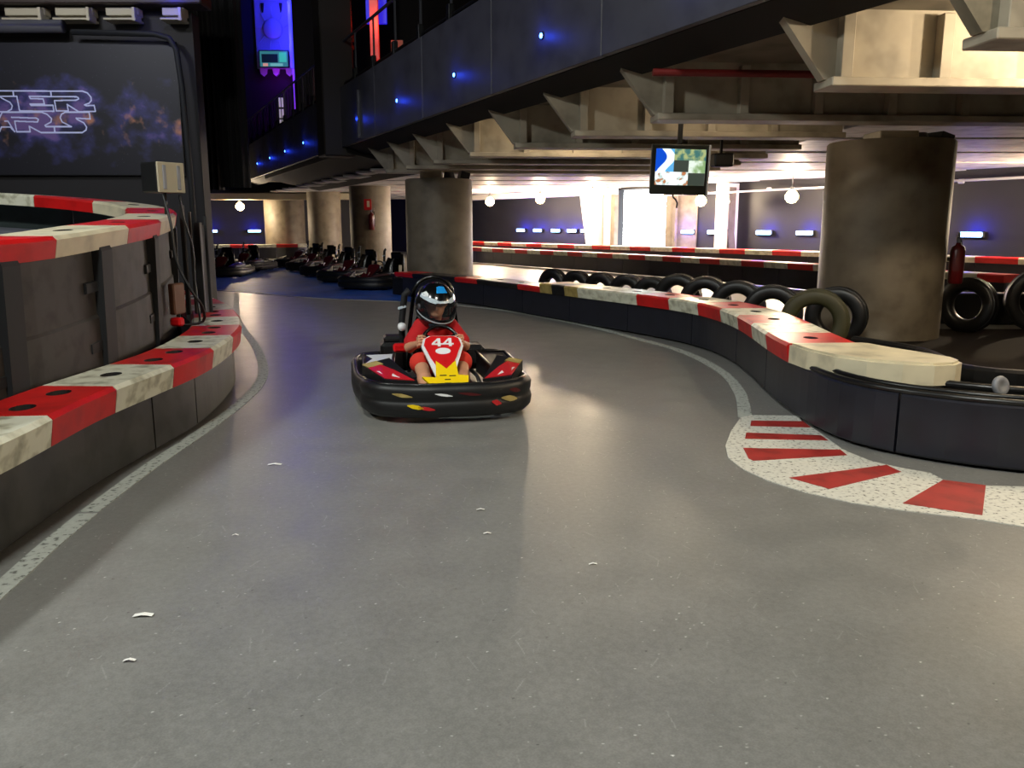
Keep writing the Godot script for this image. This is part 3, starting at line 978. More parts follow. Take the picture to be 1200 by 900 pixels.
func bulb(p: Vector3, top: float, e: float, label: String) -> void:
	var r := base("hanging_bulb", p)
	tag(r, label, "lamp", "warm bulbs along the far hall")
	var st := mb(true)
	lathe(st, Transform3D(), [Vector2(0, -0.18), Vector2(0.10, -0.15), Vector2(0.17, -0.06), Vector2(0.17, 0.03), Vector2(0.12, 0.11), Vector2(0.06, 0.16), Vector2(0.05, 0.18)], 16)
	build(st, "bulb_glass", M.bulb, r)
	st = mb(true)
	tube(st, [Vector3(0, 0.17, 0), Vector3(0, 0.25, 0)], 0.05, 12)
	build(st, "socket", M.grey_metal, r)
	if top > p.y + 0.27:
		st = mb(true)
		tube(st, [Vector3(0, 0.25, 0), Vector3(0, top - p.y, 0)], 0.015, 6)
		build(st, "stem", M.grey_metal, r)
	omni(p, Color(1.0, 0.90, 0.76), e, 0.12, "bulb_light")

func far_things() -> void:
	pillar(4.72, -10.7, 0.745, 2.40, M.pillar, "thick dark round concrete pillar in front of the hanging bulbs, with an extinguisher", true)
	pillar(-1.58, -18.35, 0.72, 2.35, M.pillar, "round concrete pillar directly behind the driver's helmet", true)
	pillar(-4.86, -29.0, 0.70, 2.69, M.pillar, "round concrete pillar carrying a red sign and an extinguisher", false)
	pillar(-7.55, -34.0, 0.66, 2.69, M.pillar, "narrow round concrete pillar second from the dark pit wall", false)
	pillar(-9.75, -36.2, 0.84, 2.69, M.pillar, "farthest round concrete pillar, half in shade above the parked karts", false)
	extinguisher(Vector3(-4.70, 1.22, -28.19), 0.0, 1.15, "small red extinguisher on the pillar under a red sign")
	extinguisher(Vector3(5.475, 0.68, -10.29), 1.08, 1.0, "dark red extinguisher on the shaded side of the thick pillar")
	# sign over the first extinguisher
	var sg := base("fire_sign", Vector3(-4.82, 2.05, -28.28))
	tag(sg, "small red and white extinguisher sign on a pillar", "sign")
	var st := mb()
	bx(st, at(Vector3(0, 0, 0)), Vector3(0.24, 0.36, 0.02))
	build(st, "plate", M.red_print, sg)
	st = mb()
	bx(st, at(Vector3(0.02, 0.02, 0.011)), Vector3(0.09, 0.2, 0.006))
	build(st, "pictogram", M.cap_cream, sg)
	# blue bars
	var n := 1
	for t in [0.75, 1.93, 3.11, 4.12, 4.95]:
		wall_lamp(t, n)
		n += 1
	for t in [10.12, 11.25, 13.17, 14.59, 19.24]:
		wall_lamp(t, n)
		n += 1
	var pd := Vector3(-13.07, 0, 5.3).normalized()
	for q in [[Vector3(-15.12, 1.07, -42.25), "blue light bar on the pit wall, over the darkest parked kart"], [Vector3(-13.17, 1.07, -43.04), "blue light bar on the pit wall, near the farthest pillar"]]:
		blue_bar(Transform3D(Basis(-pd, Vector3.UP, (-pd).cross(Vector3.UP)), q[0]), 0.62, q[1])
	# warm bulbs
	bulb(Vector3(-11.2, 2.13, -34.85), 2.395, 10.0, "bright warm bulb over the pit lane, near two blue bars")
	bulb(Vector3(-0.86, 2.28, -33.0), 2.70, 17.0, "bright warm bulb next to the pillar behind the driver")
	bulb(Vector3(1.03, 2.32, -31.0), 2.70, 17.0, "bright warm bulb between the pillar and the daylight door")
	bulb(Vector3(2.74, 2.40, -29.0), 2.70, 17.0, "bright warm bulb at the daylight door's upper corner")
	bulb(Vector3(5.79, 2.12, -26.0), 2.70, 17.0, "bright warm bulb under the hanging screen")
	bulb(Vector3(7.42, 2.13, -22.5), 2.70, 17.0, "bright warm bulb beside the thick dark pillar")
	bulb(Vector3(11.6, 2.2, -16.6), 2.70, 20.0, "bright warm bulb out of view beyond the right edge")
	# small spot on the white post
	st = mb(true)
	lathe(st, Transform3D(Basis.from_euler(Vector3(1.2, -0.6, 0)), Wp(12.25, -0.75, 2.12)), [Vector2(0.0, -0.16), Vector2(0.07, -0.14), Vector2(0.09, 0.0), Vector2(0.075, 0.01), Vector2(0, 0.0)], 14)
	tag(build(st, "spot_lamp", glow(Color(1, 0.95, 0.8), 2.0)), "small pale spot lamp on the white post near the bulb", "lamp")

func screens() -> void:
	# hanging television
	var r := base("hanging_tv", Vector3(2.06, 2.06, -10.5), 0.06)
	r.rotation.z = -0.02
	r.rotation.x = 0.05
	tag(r, "flat screen showing camera pictures, hanging from the ceiling beams", "television")
	var st := mb()
	bx(st, Transform3D(), Vector3(0.72, 0.60, 0.07), 0.012)
	build(st, "casing", mat(Color(0.11, 0.12, 0.10), 0.4), r)
	st = mb()
	bx(st, at(Vector3(0.352, 0, 0.012)), Vector3(0.022, 0.6, 0.075), 0.005)
	build(st, "side_trim", M.grey_pipe, r)
	var W := 128
	var H := 84
	var im := Image.create(W, H, false, Image.FORMAT_RGB8)
	var nz := FastNoiseLite.new()
	nz.seed = 5
	nz.frequency = 0.045
	for y in H:
		for x in W:
			var u := float(x) / W
			var v := float(y) / H
			var w := nz.get_noise_2d(x, y)
			var c := Color(0.22, 0.25, 0.22)
			var curve := 0.20 + 0.10 * sin(v * 7.0)
			if v < 0.62 and u < 0.36:
				c = Color(0.05, 0.28, 0.75)
				if absf(u - curve) < 0.085: c = Color(0.92, 0.97, 1.0)
				elif u > curve: c = Color(0.35, 0.65, 0.85)
			elif v < 0.3 and u >= 0.30:
				c = Color(0.62, 0.66, 0.45).lerp(Color(0.25, 0.42, 0.40), clampf(w * 2 + 0.5, 0, 1))
			elif u > 0.66 and v < 0.65:
				c = Color(0.85, 0.9, 0.85).lerp(Color(0.50, 0.62, 0.42), clampf((u - 0.66) * 3.0 + w, 0, 1))
			elif v >= 0.62 and u < 0.66:
				c = Color(0.70, 0.78, 0.76).lerp(Color(0.95, 0.96, 0.95), clampf(w * 3 + 0.6, 0, 1))
				if absf(u - 0.36) < 0.07: c = Color(0.97, 0.97, 1.0)
				elif w < -0.25: c = Color(0.70, 0.45, 0.30)
			im.set_pixel(x, y, c)
	var sm := mat(Color(0.02, 0.02, 0.02), 0.2)
	sm.emission_enabled = true
	sm.emission_texture = ImageTexture.create_from_image(im)
	sm.emission_energy_multiplier = 1.3
	st = mb()
	var a := Vector3(-0.31, 0.245, 0.0365)
	for q in [[0, 0], [1, 0], [1, 1], [0, 0], [1, 1], [0, 1]]:
		st.set_uv(Vector2(q[0], q[1]))
		st.add_vertex(a + Vector3(0.62 * q[0], -0.43 * q[1], 0))
	build(st, "screen", sm, r)
	st = mb()
	bx(st, at(Vector3(0, 0.60, -0.08)), Vector3(0.05, 0.87, 0.05))
	bx(st, at(Vector3(0, 0.1, -0.06)), Vector3(0.2, 0.2, 0.05))
	build(st, "ceiling_mount", M.black, r)
	st = mb(true)
	tube(st, [Vector3(-0.06, -0.29, -0.02), Vector3(-0.05, -0.33, -0.02), Vector3(-0.02, -0.36, 0), Vector3(0.0, -0.40, 0), Vector3(-0.005, -0.46, 0)], 0.012, 6)
	build(st, "cable", M.black, r)
	# projector-like black speaker beside it
	r = base("ceiling_speaker", Vector3(2.80, 2.24, -11.4), 0.1)
	tag(r, "small black box speaker hanging next to the television", "speaker")
	st = mb()
	bx(st, Transform3D(), Vector3(0.27, 0.17, 0.2), 0.02)
	build(st, "cabinet", M.black, r)
	st = mb()
	bx(st, at(Vector3(0, 0, 0.101)), Vector3(0.22, 0.12, 0.006))
	build(st, "grille", M.cap_black, r)
	st = mb()
	bx(st, at(Vector3(0, 0.46, -0.05)), Vector3(0.03, 0.78, 0.03))
	build(st, "bracket", M.black, r)

# ---------------------------------------------------------------- left side: printed banner, drape, gallery decor
func stroke(im: Image, pts: Array, w: float, c: Color, ox: float, oy: float, sc: float, closed := false) -> void:
	var k := pts.size()
	for i in (k if closed else k - 1):
		var a := Vector2((pts[i][0] - ox) * sc, (pts[i][1] - oy) * sc)
		var b := Vector2((pts[(i + 1) % k][0] - ox) * sc, (pts[(i + 1) % k][1] - oy) * sc)
		var n := int(a.distance_to(b) / 1.2) + 1
		for s in n + 1:
			var p := a.lerp(b, float(s) / n)
			for yy in range(int(p.y - w), int(p.y + w) + 1):
				for xx in range(int(p.x - w), int(p.x + w) + 1):
					if xx >= 0 and yy >= 0 and xx < im.get_width() and yy < im.get_height():
						var q := Vector2(xx, yy).distance_to(p)
						if q <= w: im.set_pixel(xx, yy, c)

func banner() -> void:
	var sc := 3.0
	var u0 := -110.0
	var v0 := 50.0
	var W := int(327 * sc)
	var H := int(155 * sc)
	var im := Image.create(W, H, false, Image.FORMAT_RGB8)
	var n1 := FastNoiseLite.new()
	n1.seed = 11; n1.frequency = 0.0062; n1.fractal_octaves = 5
	var n2 := FastNoiseLite.new()
	n2.seed = 17; n2.frequency = 0.011; n2.fractal_octaves = 4
	for y in H:
		for x in W:
			var v := float(y) / H
			var du := (x / sc + u0 - 45.0) / 85.0
			var dv := (y / sc + v0 - 134.0) / 34.0
			var cloud := clampf(n1.get_noise_2d(x, y * 1.2) * 1.3 + 0.85 * exp(-du * du - dv * dv) + 0.28 - pow(absf(v - 0.58) * 2.4, 1.7), 0, 1)
			var warm := clampf(n2.get_noise_2d(x + 300, y) * 1.8 - 0.2 - absf(v - 0.60) * 3.2, 0, 1)
			var c := Color(0.125, 0.125, 0.15)
			c = c.lerp(Color(0.27, 0.27, 0.55), cloud)
			c = c.lerp(Color(0.50, 0.38, 0.58), clampf(cloud * 2.0 - 1.3, 0, 1))
			c = c.lerp(Color(0.78, 0.52, 0.38), warm)
			im.set_pixel(x, y, c)
	for k in 150: im.set_pixel(rng.randi() % W, rng.randi() % H, Color(0.65, 0.65, 0.75))
	var ink := Color(0.80, 0.83, 0.98)
	var lw := 2.6
	var outlines := [
		[[-62, 105.5], [97, 106], [103, 108], [107, 113], [107, 117], [104, 120], [98, 122], [100, 123], [110, 122.5], [111, 129.5], [90, 130], [76.5, 121.5], [77, 129], [62, 129], [61, 117], [88, 116.5], [91.5, 115], [91, 113.5], [89, 112.5], [30, 112], [31, 114.5], [47, 115], [48, 121], [30, 121], [31, 122.5], [58.5, 122.5], [59, 129.5], [16, 129], [14.5, 112], [-8, 112], [-2, 115.5], [5, 119], [7.5, 123], [6, 127], [0, 130], [-40, 130], [-40, 124], [-12, 124], [-18, 120], [-22, 115], [-20, 110], [-16, 106]],
		[[10.5, 106], [10.5, 112]], [[57.5, 106], [57.5, 111]],
		[[5, 130.5], [43, 130.5], [50, 133], [55, 138], [54, 142], [46, 146], [47, 147.5], [79, 147.5], [68, 142], [66, 137], [68, 133], [73, 130.5], [103, 130.5], [103.5, 138.5], [86, 137.5], [87, 139], [95, 143], [98, 148], [97, 151.5], [92, 154.5], [40, 154.5], [26, 147], [26.5, 153.5], [9.5, 153.5], [8.5, 141], [37, 142], [38.5, 139], [36, 137.5], [5, 136.5]],
		[[57.5, 148], [57.5, 154]],
		[[5, 130.5], [-6, 130.5], [-20, 153.5], [-12, 153.5], [-9, 148], [2, 148], [7, 153.5], [0, 141], [-4, 141]],
		[[-62, 105.5], [-74, 130], [-62, 130], [-58, 125], [-48, 125], [-46, 130], [-38, 130], [-52, 106]],
		[[-100, 105.5], [-100, 130], [-76, 130], [-76, 123], [-91, 123], [-91, 105.5], [-100, 105.5]],
		[[-84, 131], [-74, 153.5], [-64, 153.5], [-58, 142], [-53, 153.5], [-43, 153.5], [-32, 131], [-42, 131], [-48, 145], [-54, 131], [-62, 131], [-68, 145], [-74, 131], [-84, 131]],
	]
	for o in outlines: stroke(im, o, lw, ink, u0, v0, sc)
	var bm := mat(Color(1, 1, 1), 0.55)
	bm.albedo_texture = ImageTexture.create_from_image(im)
	var r := base("printed_banner", Vector3(0, 0, -14.0))
	tag(r, "wide dark galaxy banner with white outlined lettering high on the wall", "banner")
	var st := mb()
	var x0 := -9.59
	var x1 := -5.37
	var y0 := 2.2
	var y1 := 4.25
	for q in [[0, 0], [1, 0], [1, 1], [0, 0], [1, 1], [0, 1]]:
		st.set_uv(Vector2(q[0], q[1]))
		st.add_vertex(Vector3(lerpf(x0, x1, q[0]), lerpf(y1, y0, q[1]), 0.021))
	build(st, "print", bm, r)
	st = mb()
	bx(st, at(Vector3((x0 + x1) / 2, (y0 + y1) / 2, 0)), Vector3(x1 - x0 + 0.02, y1 - y0 + 0.02, 0.04))
	build(st, "backing", M.black, r)
	# duct above and bent pipe at the side
	st = mb(true)
	tube(st, [Vector3(-12, 4.44, -13.75), Vector3(-7.0, 4.44, -13.75)], 0.10, 16)
	tag(build(st, "air_duct", mat(Color(0.30, 0.30, 0.32), 0.3)), "dark round duct running along the top of the banner", "duct")
	st = mb(true)
	tube(st, [Vector3(-6.9, 4.36, -13.78), Vector3(-5.6, 4.33, -13.78), Vector3(-5.38, 4.27, -13.78), Vector3(-5.28, 4.1, -13.78), Vector3(-5.23, 3.5, -13.78), Vector3(-5.2, 2.0, -13.78), Vector3(-5.2, 0.0, -13.78)], 0.045, 12)
	tag(build(st, "bent_pipe", M.ramp_post), "dark pipe bent round the top corner of the banner", "pipe")
	st = mb()
	bx(st, at(Vector3(-10.2, 2.35, -14.2)), Vector3(10.2, 4.7, 0.3))
	wall("wall_banner", st, M.wall_hall)
	# cream brackets and dark head beam
	var bn := 0
	for q in [[-8.3, 0.22], [-7.62, 0.62], [-6.85, 0.58], [-6.1, 0.50], [-5.3, 0.34]]:
		var b := base("wall_bracket", Vector3(q[0], 4.62, -13.9))
		tag(b, "cream steel bracket above the banner, %s of the row counted towards the drape" % ORD[bn], "bracket", "cream brackets above the banner")
		bn += 1
		st = mb()
		bx(st, at(Vector3(0, 0.05, 0)), Vector3(q[1], 0.12, 0.2), 0.008)
		build(st, "plate", M.beige, b)
		st = mb()
		bx(st, at(Vector3(q[1] / 2 - 0.03, -0.01, 0.08)), Vector3(0.05, 0.2, 0.25), 0.006)
		build(st, "gusset", M.beige, b)
		st = mb()
		bx(st, at(Vector3(0, -0.08, 0.05)), Vector3(q[1], 0.03, 0.3), 0.004)
		build(st, "ledge", M.beige, b)
	st = mb()
	bx(st, at(Vector3(-10.0, 5.2, -13.9)), Vector3(10.4, 0.9, 0.5), 0.02)
	tag(build(st, "head_beam", mat(Color(0.20, 0.16, 0.14), 0.6)), "dark brown beam above the row of cream brackets", "beam")
	st = mb()
	bx(st, at(Vector3(-5.25, 4.86, -13.62)), Vector3(0.95, 0.09, 0.05), 0.01)
	tag(build(st, "blue_strip_lamp", M.tube_blue), "blue light strip at the top picture edge above the banner", "lamp")
	omni(Vector3(-5.25, 4.82, -13.45), Color(0.2, 0.2, 1.0), 0.25, 0.1)
	# black drape; its brown strip has a brownish reflection put into the colour
	var cr := base("black_drape", Vector3(0, 0, -17.6))
	tag(cr, "tall black drape hanging between the banner and the gallery", "drape")
	for part in [[-6.95, -6.25, M.black_cloth, 0.0, 2.15], [-6.30, -5.95, M.brown_sheen_cloth, 0.06, 2.1], [-6.0, -5.42, M.black_cloth, 0.0, 2.15]]:
		st = mb(true)
		var nn := 40
		for i in nn:
			for hh in 4:
				var P := func(k: int, h: int) -> Vector3:
					var f := float(k) / nn
					return Vector3(lerpf(part[0], part[1], f), lerpf(part[4], 11.9, h / 4.0), part[3] + 0.07 * sin(f * 17.0 + part[0]) + 0.03 * sin(f * 41.0))
				quad(st, P.call(i, hh), P.call(i, hh + 1), P.call(i + 1, hh + 1), P.call(i + 1, hh))
		build(st, "cloth", part[2], cr)
	st = mb()
	bx(st, at(Vector3(-6.75, 2.02, -17.3)), Vector3(0.46, 0.2, 0.3), 0.02)
	tag(build(st, "ceiling_speaker", M.black), "black box speaker fixed under the black drape", "speaker")

func gallery_decor() -> void:
	# lit relief panel on the end wall of the gallery
	var r := base("relief_panel", Vector3(-9.45, 0, -34.84))
	tag(r, "blue lit relief panel with a large disc and grooves, above the gallery", "wall panel")
	var st := mb()
	bx(st, at(Vector3(0, 9.5, -0.05)), Vector3(1.45, 4.0, 0.1), 0.02)
	build(st, "board", M.panel_pale, r)
	st = mb(true)
	lathe(st, Transform3D(Basis.from_euler(Vector3(PI / 2, 0, 0)), Vector3(0, 8.98, 0.0)), [Vector2(0.38, 0), Vector2(0.38, 0.12), Vector2(0.34, 0.16), Vector2(0, 0.16)], 32)
	build(st, "disc", M.panel_pale, r)
	for k in 9:
		var an := TAU * k / 9.0 + 0.25
		st = mb()
		bar(st, Vector3(cos(an) * 0.46, 8.98 + sin(an) * 0.46, 0.02), Vector3(cos(an) * 0.68, 8.98 + sin(an) * 0.85, 0.02), 0.06, 0.035)
		build(st, "ray", M.panel_pale, r)
	for x in [-0.38, 0.34]:
		st = mb()
		slab(st, [[x - 0.06, 9.95], [x + 0.06, 9.95], [x + 0.02, 9.6], [x - 0.02, 9.6]], at(Vector3(0, 0, 0.02)), 0.06)
		build(st, "wedge", M.black, r)
	for x in [-0.45, 0.05, 0.58]:
		st = mb()
		slab(st, [[x - 0.15, 7.55], [x + 0.15, 7.55], [x + 0.12, 7.3], [x, 7.2], [x - 0.12, 7.3]], at(Vector3(0, 0, 0.05)), 0.1)
		build(st, "foot", M.panel_pale, r)
	# screen hanging before it
	var sr := base("hanging_tv", Vector3(-9.42, 7.83, -34.62))
	tag(sr, "small screen with a teal game picture on the blue lit panel", "television")
	st = mb()
	bx(st, Transform3D(), Vector3(1.18, 0.66, 0.08), 0.01)
	build(st, "casing", M.black, sr)
	var sm := func(c: Color, x: float, y: float, w: float, h: float, z: float) -> void:
		var s := mb()
		bx(s, at(Vector3(x, y, z)), Vector3(w, h, 0.004))
		build(s, "screen", glow(c, 0.8, Color(0.02, 0.02, 0.02)), sr)
	sm.call(Color(0.22, 0.50, 0.55), 0, 0, 1.1, 0.58, 0.041)
	sm.call(Color(0.03, 0.10, 0.15), -0.16, 0.02, 0.64, 0.32, 0.044)
	sm.call(Color(0.25, 0.75, 0.70), 0.36, 0.06, 0.28, 0.36, 0.044)
	sm.call(Color(0.85, 0.60, 0.58), -0.34, -0.22, 0.2, 0.11, 0.044)
	sm.call(Color(0.45, 0.72, 0.75), 0.1, -0.22, 0.5, 0.1, 0.044)
	st = mb()
	bx(st, at(Vector3(0, 0, -0.127)), Vector3(0.1, 0.1, 0.172))
	build(st, "mount", M.black, sr)
	for y in [8.3, 9.7, 11.1]: omni(Vector3(-8.9, y, -33.9), Color(0.18, 0.17, 1.0), 1.7, 0.06, "stage_light")
	omni(Vector3(-9.3, 7.15, -34.2), Color(0.65, 0.12, 1.0), 0.4, 0.1, "stage_light")
	# vertical light tubes and the tinted pier they stand on
	st = mb()
	bx(st, at(Vector3(-7.9, 7.7, -34.74)), Vector3(0.95, 8.4, 0.40), 0.02)
	tag(build(st, "gallery_pier", mat(Color(0.36, 0.35, 0.34), 0.6)), "flat pier washed violet behind the gallery railing", "pier")
	for q in [[-8.62, 7.45, 11.5, M.tube_blue, "blue vertical light tube beside the lit relief panel"], [-8.55, 5.9, 7.4, M.tube_violet, "violet vertical light tube beneath the blue one"], [-8.22, 5.3, 6.95, M.tube_pink, "pink vertical light tube behind the gallery railing"]]:
		st = mb(true)
		tube(st, [Vector3(q[0], q[1], -34.30), Vector3(q[0], q[2], -34.30)], 0.085 if q[3] != M.tube_pink else 0.16, 10)
		tag(build(st, "light_tube", q[3]), q[4], "lamp")
	omni(Vector3(-8.3, 9.5, -33.9), Color(0.12, 0.1, 1.0), 0.5, 0.1)
	omni(Vector3(-8.0, 5.6, -33.8), Color(0.8, 0.1, 0.8), 0.35, 0.1)
	# lit windows and coloured strips deep in the gallery
	for q in [[Vector3(-9.29, 6.23, -34.92), 0.26, 0.36, "small pale lit window pane, uppermost of three behind the railing"], [Vector3(-9.29, 5.80, -34.92), 0.26, 0.34, "small pale lit window pane, middle of three behind the railing"], [Vector3(-9.29, 5.44, -34.92), 0.26, 0.25, "small pale lit window pane, lowest of three behind the railing"]]:
		st = mb()
		bx(st, at(q[0]), Vector3(q[1], q[2], 0.04), 0.005)
		tag(build(st, "window_pane", M.window_glow), q[3], "window", "pale panes in the gallery")
	st = mb()
	bx(st, at(Vector3(-3.08, 5.2, -19.7)), Vector3(0.19, 3.6, 0.12), 0.01)
	tag(build(st, "light_strip", M.strip_red), "orange red vertical light strip on the gallery right of the brown column", "lamp")
	omni(Vector3(-3.0, 5.8, -19.5), Color(1, 0.15, 0.06), 0.25, 0.08)
	st = mb()
	bx(st, at(Vector3(-3.3, 7.2, -21.5)), Vector3(0.5, 2.0, 0.1), 0.01)
	tag(build(st, "light_strip", glow(Color(0.08, 0.1, 0.9), 0.8)), "deep blue light panel at the top edge beside the brown column", "lamp")
	for q in [[Vector3(-3.72, 5.62, -20.2), 0.2, 0.2], [Vector3(-3.72, 5.40, -20.2), 0.2, 0.1], [Vector3(-2.62, 5.40, -20.0), 0.28, 0.24]]:
		st = mb()
		bx(st, at(q[0]), Vector3(q[1], q[2], 0.04), 0.005)
		tag(build(st, "poster", M.beige), ["pale square notice beside the brown column", "pale narrow notice below the square one by the brown column", "pale card seen over the parapet right of the red strip"][int(absf(q[0].x + 3.72) > 0.5) * 2 + int(q[2] < 0.15)], "notice")
	st = mb()
	bx(st, at(Vector3(0.0, 7.5, -28.5), 0.43), Vector3(14, 9, 0.2))
	wall("wall_gallery_back", st, M.column_brown)

# ---------------------------------------------------------------- box, cables, tyres, scraps
func tyre(p: Vector3, turn: float, R: float, m: Material, label: String, tilt := 0.0) -> void:
	var r := base("tyre", p, turn)
	r.rotation.x = tilt
	tag(r, label, "tyre", "tyres behind the barrier")
	var st := mb(true)
	var prof := []
	var w := 0.095
	for k in 17:
		var a := TAU * k / 16.0
		prof.append(Vector2(R - 0.085 + 0.085 * signf(cos(a)) * pow(absf(cos(a)), 0.7), w * signf(sin(a)) * pow(absf(sin(a)), 0.6)))
	lathe(st, Transform3D(Basis.from_euler(Vector3(PI / 2, 0, 0)), Vector3.ZERO), prof, 32)
	build(st, "casing", m, r)
	st = mb(true)
	tube(st, _circle(R - 0.012, 32, w * 0.55), 0.016, 6, true)
	build(st, "shoulder_rib", m, r)
	st = mb(true)
	tube(st, _circle(R - 0.012, 32, -w * 0.55), 0.016, 6, true)
	build(st, "shoulder_rib", m, r)

func _circle(R: float, n: int, z: float) -> Array:
	var a := []
	for k in n: a.append(Vector3(R * cos(TAU * k / n), R * sin(TAU * k / n), z))
	return a

func small_things() -> void:
	var spots := [[0.62, -14.9], [1.0, -14.3], [1.36, -13.75], [1.72, -13.2], [2.02, -12.6], [2.3, -12.0], [2.55, -11.35], [2.78, -10.55], [2.98, -9.75]]
	for i in spots.size():
		var R := 0.31 if i < 5 else 0.35
		tyre(Vector3(spots[i][0] + 0.12, R, spots[i][1] - 0.1), -0.75 + 0.04 * i, R, M.tyre, "black tyre standing behind the long barrier, %s of the row from the far end" % ORD[i])
	tyre(Vector3(3.28, 0.36, -8.95), -0.35, 0.36, M.tyre_olive, "olive brown tyre standing beside the thick dark pillar")
	tyre(Vector3(3.75, 0.36, -9.55), -0.5, 0.34, M.tyre, "black tyre with a shiny rim edge touching the thick dark pillar")
	tyre(Vector3(6.95, 0.42, -10.9), -0.3, 0.42, M.tyre, "large black tyre right of the pillar, nearest to the picture edge")
	tyre(Vector3(6.0, 0.36, -10.9), -0.9, 0.36, M.tyre, "black tyre under the extinguisher on the thick pillar")
	# floodlight seen from behind, on the end of the ramp wall
	var r := base("floodlight_back", Vector3(-2.99, 1.79, -7.28), -0.55)
	tag(r, "black and beige floodlight seen from behind, on a thin post at the ramp end", "control box")
	var st := mb()
	bx(st, Transform3D(), Vector3(0.22, 0.25, 0.26), 0.012)
	build(st, "case", M.black, r)
	st = mb()
	bx(st, at(Vector3(0.116, 0, 0)), Vector3(0.02, 0.25, 0.26), 0.004)
	build(st, "side_plate", M.beige, r)
	for z in [-0.07, 0.07]:
		st = mb()
		bx(st, at(Vector3(0.129, 0.0, z)), Vector3(0.012, 0.2, 0.03), 0.003)
		build(st, "rib", M.cap_dull, r)
	st = mb(true)
	tube(st, [Vector3(0.02, -0.12, 0), Vector3(0.02, -0.305, 0)], 0.014, 8)
	build(st, "post", M.black, r)
	# cables hanging from it
	st = mb(true)
	tube(st, dense([Vector3(-2.92, 1.645, -7.1), Vector3(-2.84, 1.4, -7.02), Vector3(-2.80, 1.1, -6.98), Vector3(-2.68, 0.85, -6.95), Vector3(-2.62, 0.72, -7.0), Vector3(-2.66, 0.58, -7.1), Vector3(-2.8, 0.56, -7.0)], 0.05).p, 0.012, 6)
	tag(build(st, "cable", M.black), "black cable running down from the back of the floodlight in front of the ramp wall", "cable")
	st = mb(true)
	tube(st, dense([Vector3(-2.86, 1.645, -7.3), Vector3(-2.84, 1.45, -7.3), Vector3(-2.80, 1.2, -7.35), Vector3(-2.80, 0.9, -7.35), Vector3(-2.76, 0.6, -7.3), Vector3(-2.7, 0.56, -7.1)], 0.05).p, 0.010, 6)
	tag(build(st, "cable", M.black), "thin second cable dropping straight from the back of the floodlight", "cable")
	# posts closing the ramp end
	r = base("post_frame", Vector3(-3.25, 0, -8.05))
	tag(r, "dark steel post frame closing the ramp end beside the pit lane", "post frame")
	for q in [[0.13, 1.58, 0.04, 0.06, M.ramp_post], [0.17, 1.52, 0.025, -0.02, M.column_brown], [0.20, 1.42, 0.07, -0.12, M.black], [0.25, 1.48, 0.03, -0.2, M.ramp_post]]:
		st = mb()
		bx(st, at(Vector3(q[0], (q[1] + 0.545) / 2, q[3])), Vector3(q[2], q[1] - 0.545, q[2]), 0.006)
		build(st, "post", q[4], r)
	st = mb()
	bx(st, at(Vector3(0.20, 0.97, -0.22)), Vector3(0.04, 0.85, 0.16), 0.01)
	build(st, "plate", M.ramp_post, r)
	# small red lamp box and brown panel low on the wall end
	st = mb()
	bx(st, at(Vector3(-2.80, 0.60, -6.9), -0.2), Vector3(0.1, 0.07, 0.08), 0.015)
	tag(build(st, "marker_block", M.red), "small bright red block at the foot of the ramp wall below the cables", "block")
	st = mb()
	bx(st, at(Vector3(-2.85, 0.78, -7.05), -0.2), Vector3(0.06, 0.26, 0.16), 0.01)
	tag(build(st, "junction_box", mat(Color(0.40, 0.26, 0.18), 0.6)), "small brown junction box low on the ramp wall beside the cables", "junction box")
	# scraps of paper
	var words := ["near the left white line", "above the long scratch, by the left barrier", "lowest of them near the bottom left", "in the middle of the track", "just below the middle scrap", "right of the middle of the track", "close to the painted line, smaller"]
	var sp := [[-1.342, -2.799, 0.035], [-1.406, -4.725, 0.04], [-1.248, -2.481, 0.02], [-0.157, -3.934, 0.02], [-0.114, -3.61, 0.018], [0.339, -3.26, 0.018], [-1.266, -3.589, 0.015]]
	for i in sp.size():
		st = mb()
		var s: float = sp[i][2]
		var p := Vector3(sp[i][0], 0.004, sp[i][1])
		quad(st, p + Vector3(-s, 0, -s * 0.3), p + Vector3(0, 0.006, -s * 0.35), p + Vector3(0, 0.006, s * 0.35), p + Vector3(-s, 0, s * 0.4))
		quad(st, p + Vector3(0, 0.006, -s * 0.35), p + Vector3(s, 0, -s * 0.4), p + Vector3(s, 0.001, s * 0.3), p + Vector3(0, 0.006, s * 0.35))
		tag(build(st, "paper_scrap", M.paper), "tiny white paper scrap on the floor, " + words[i], "scrap", "paper scraps")

# ---------------------------------------------------------------- karts
func loop_pts() -> Array:
	var half := [[0.0, 0.99], [0.2, 0.985], [0.38, 0.94], [0.52, 0.85], [0.60, 0.68], [0.62, 0.48], [0.655, 0.25], [0.68, 0.0], [0.69, -0.4], [0.69, -0.72], [0.63, -0.92], [0.45, -0.99], [0.0, -1.0]]
	var c := []
	for p in half: c.append(Vector3(p[0], 0, p[1]))
	for i in range(half.size() - 2, 0, -1): c.append(Vector3(-half[i][0], 0, half[i][1]))
	var out := []
	var n := c.size()
	for i in n:
		for k in 5: out.append((c[i] as Vector3).cubic_interpolate(c[(i + 1) % n], c[(i - 1 + n) % n], c[(i + 2) % n], k / 5.0))
	return out

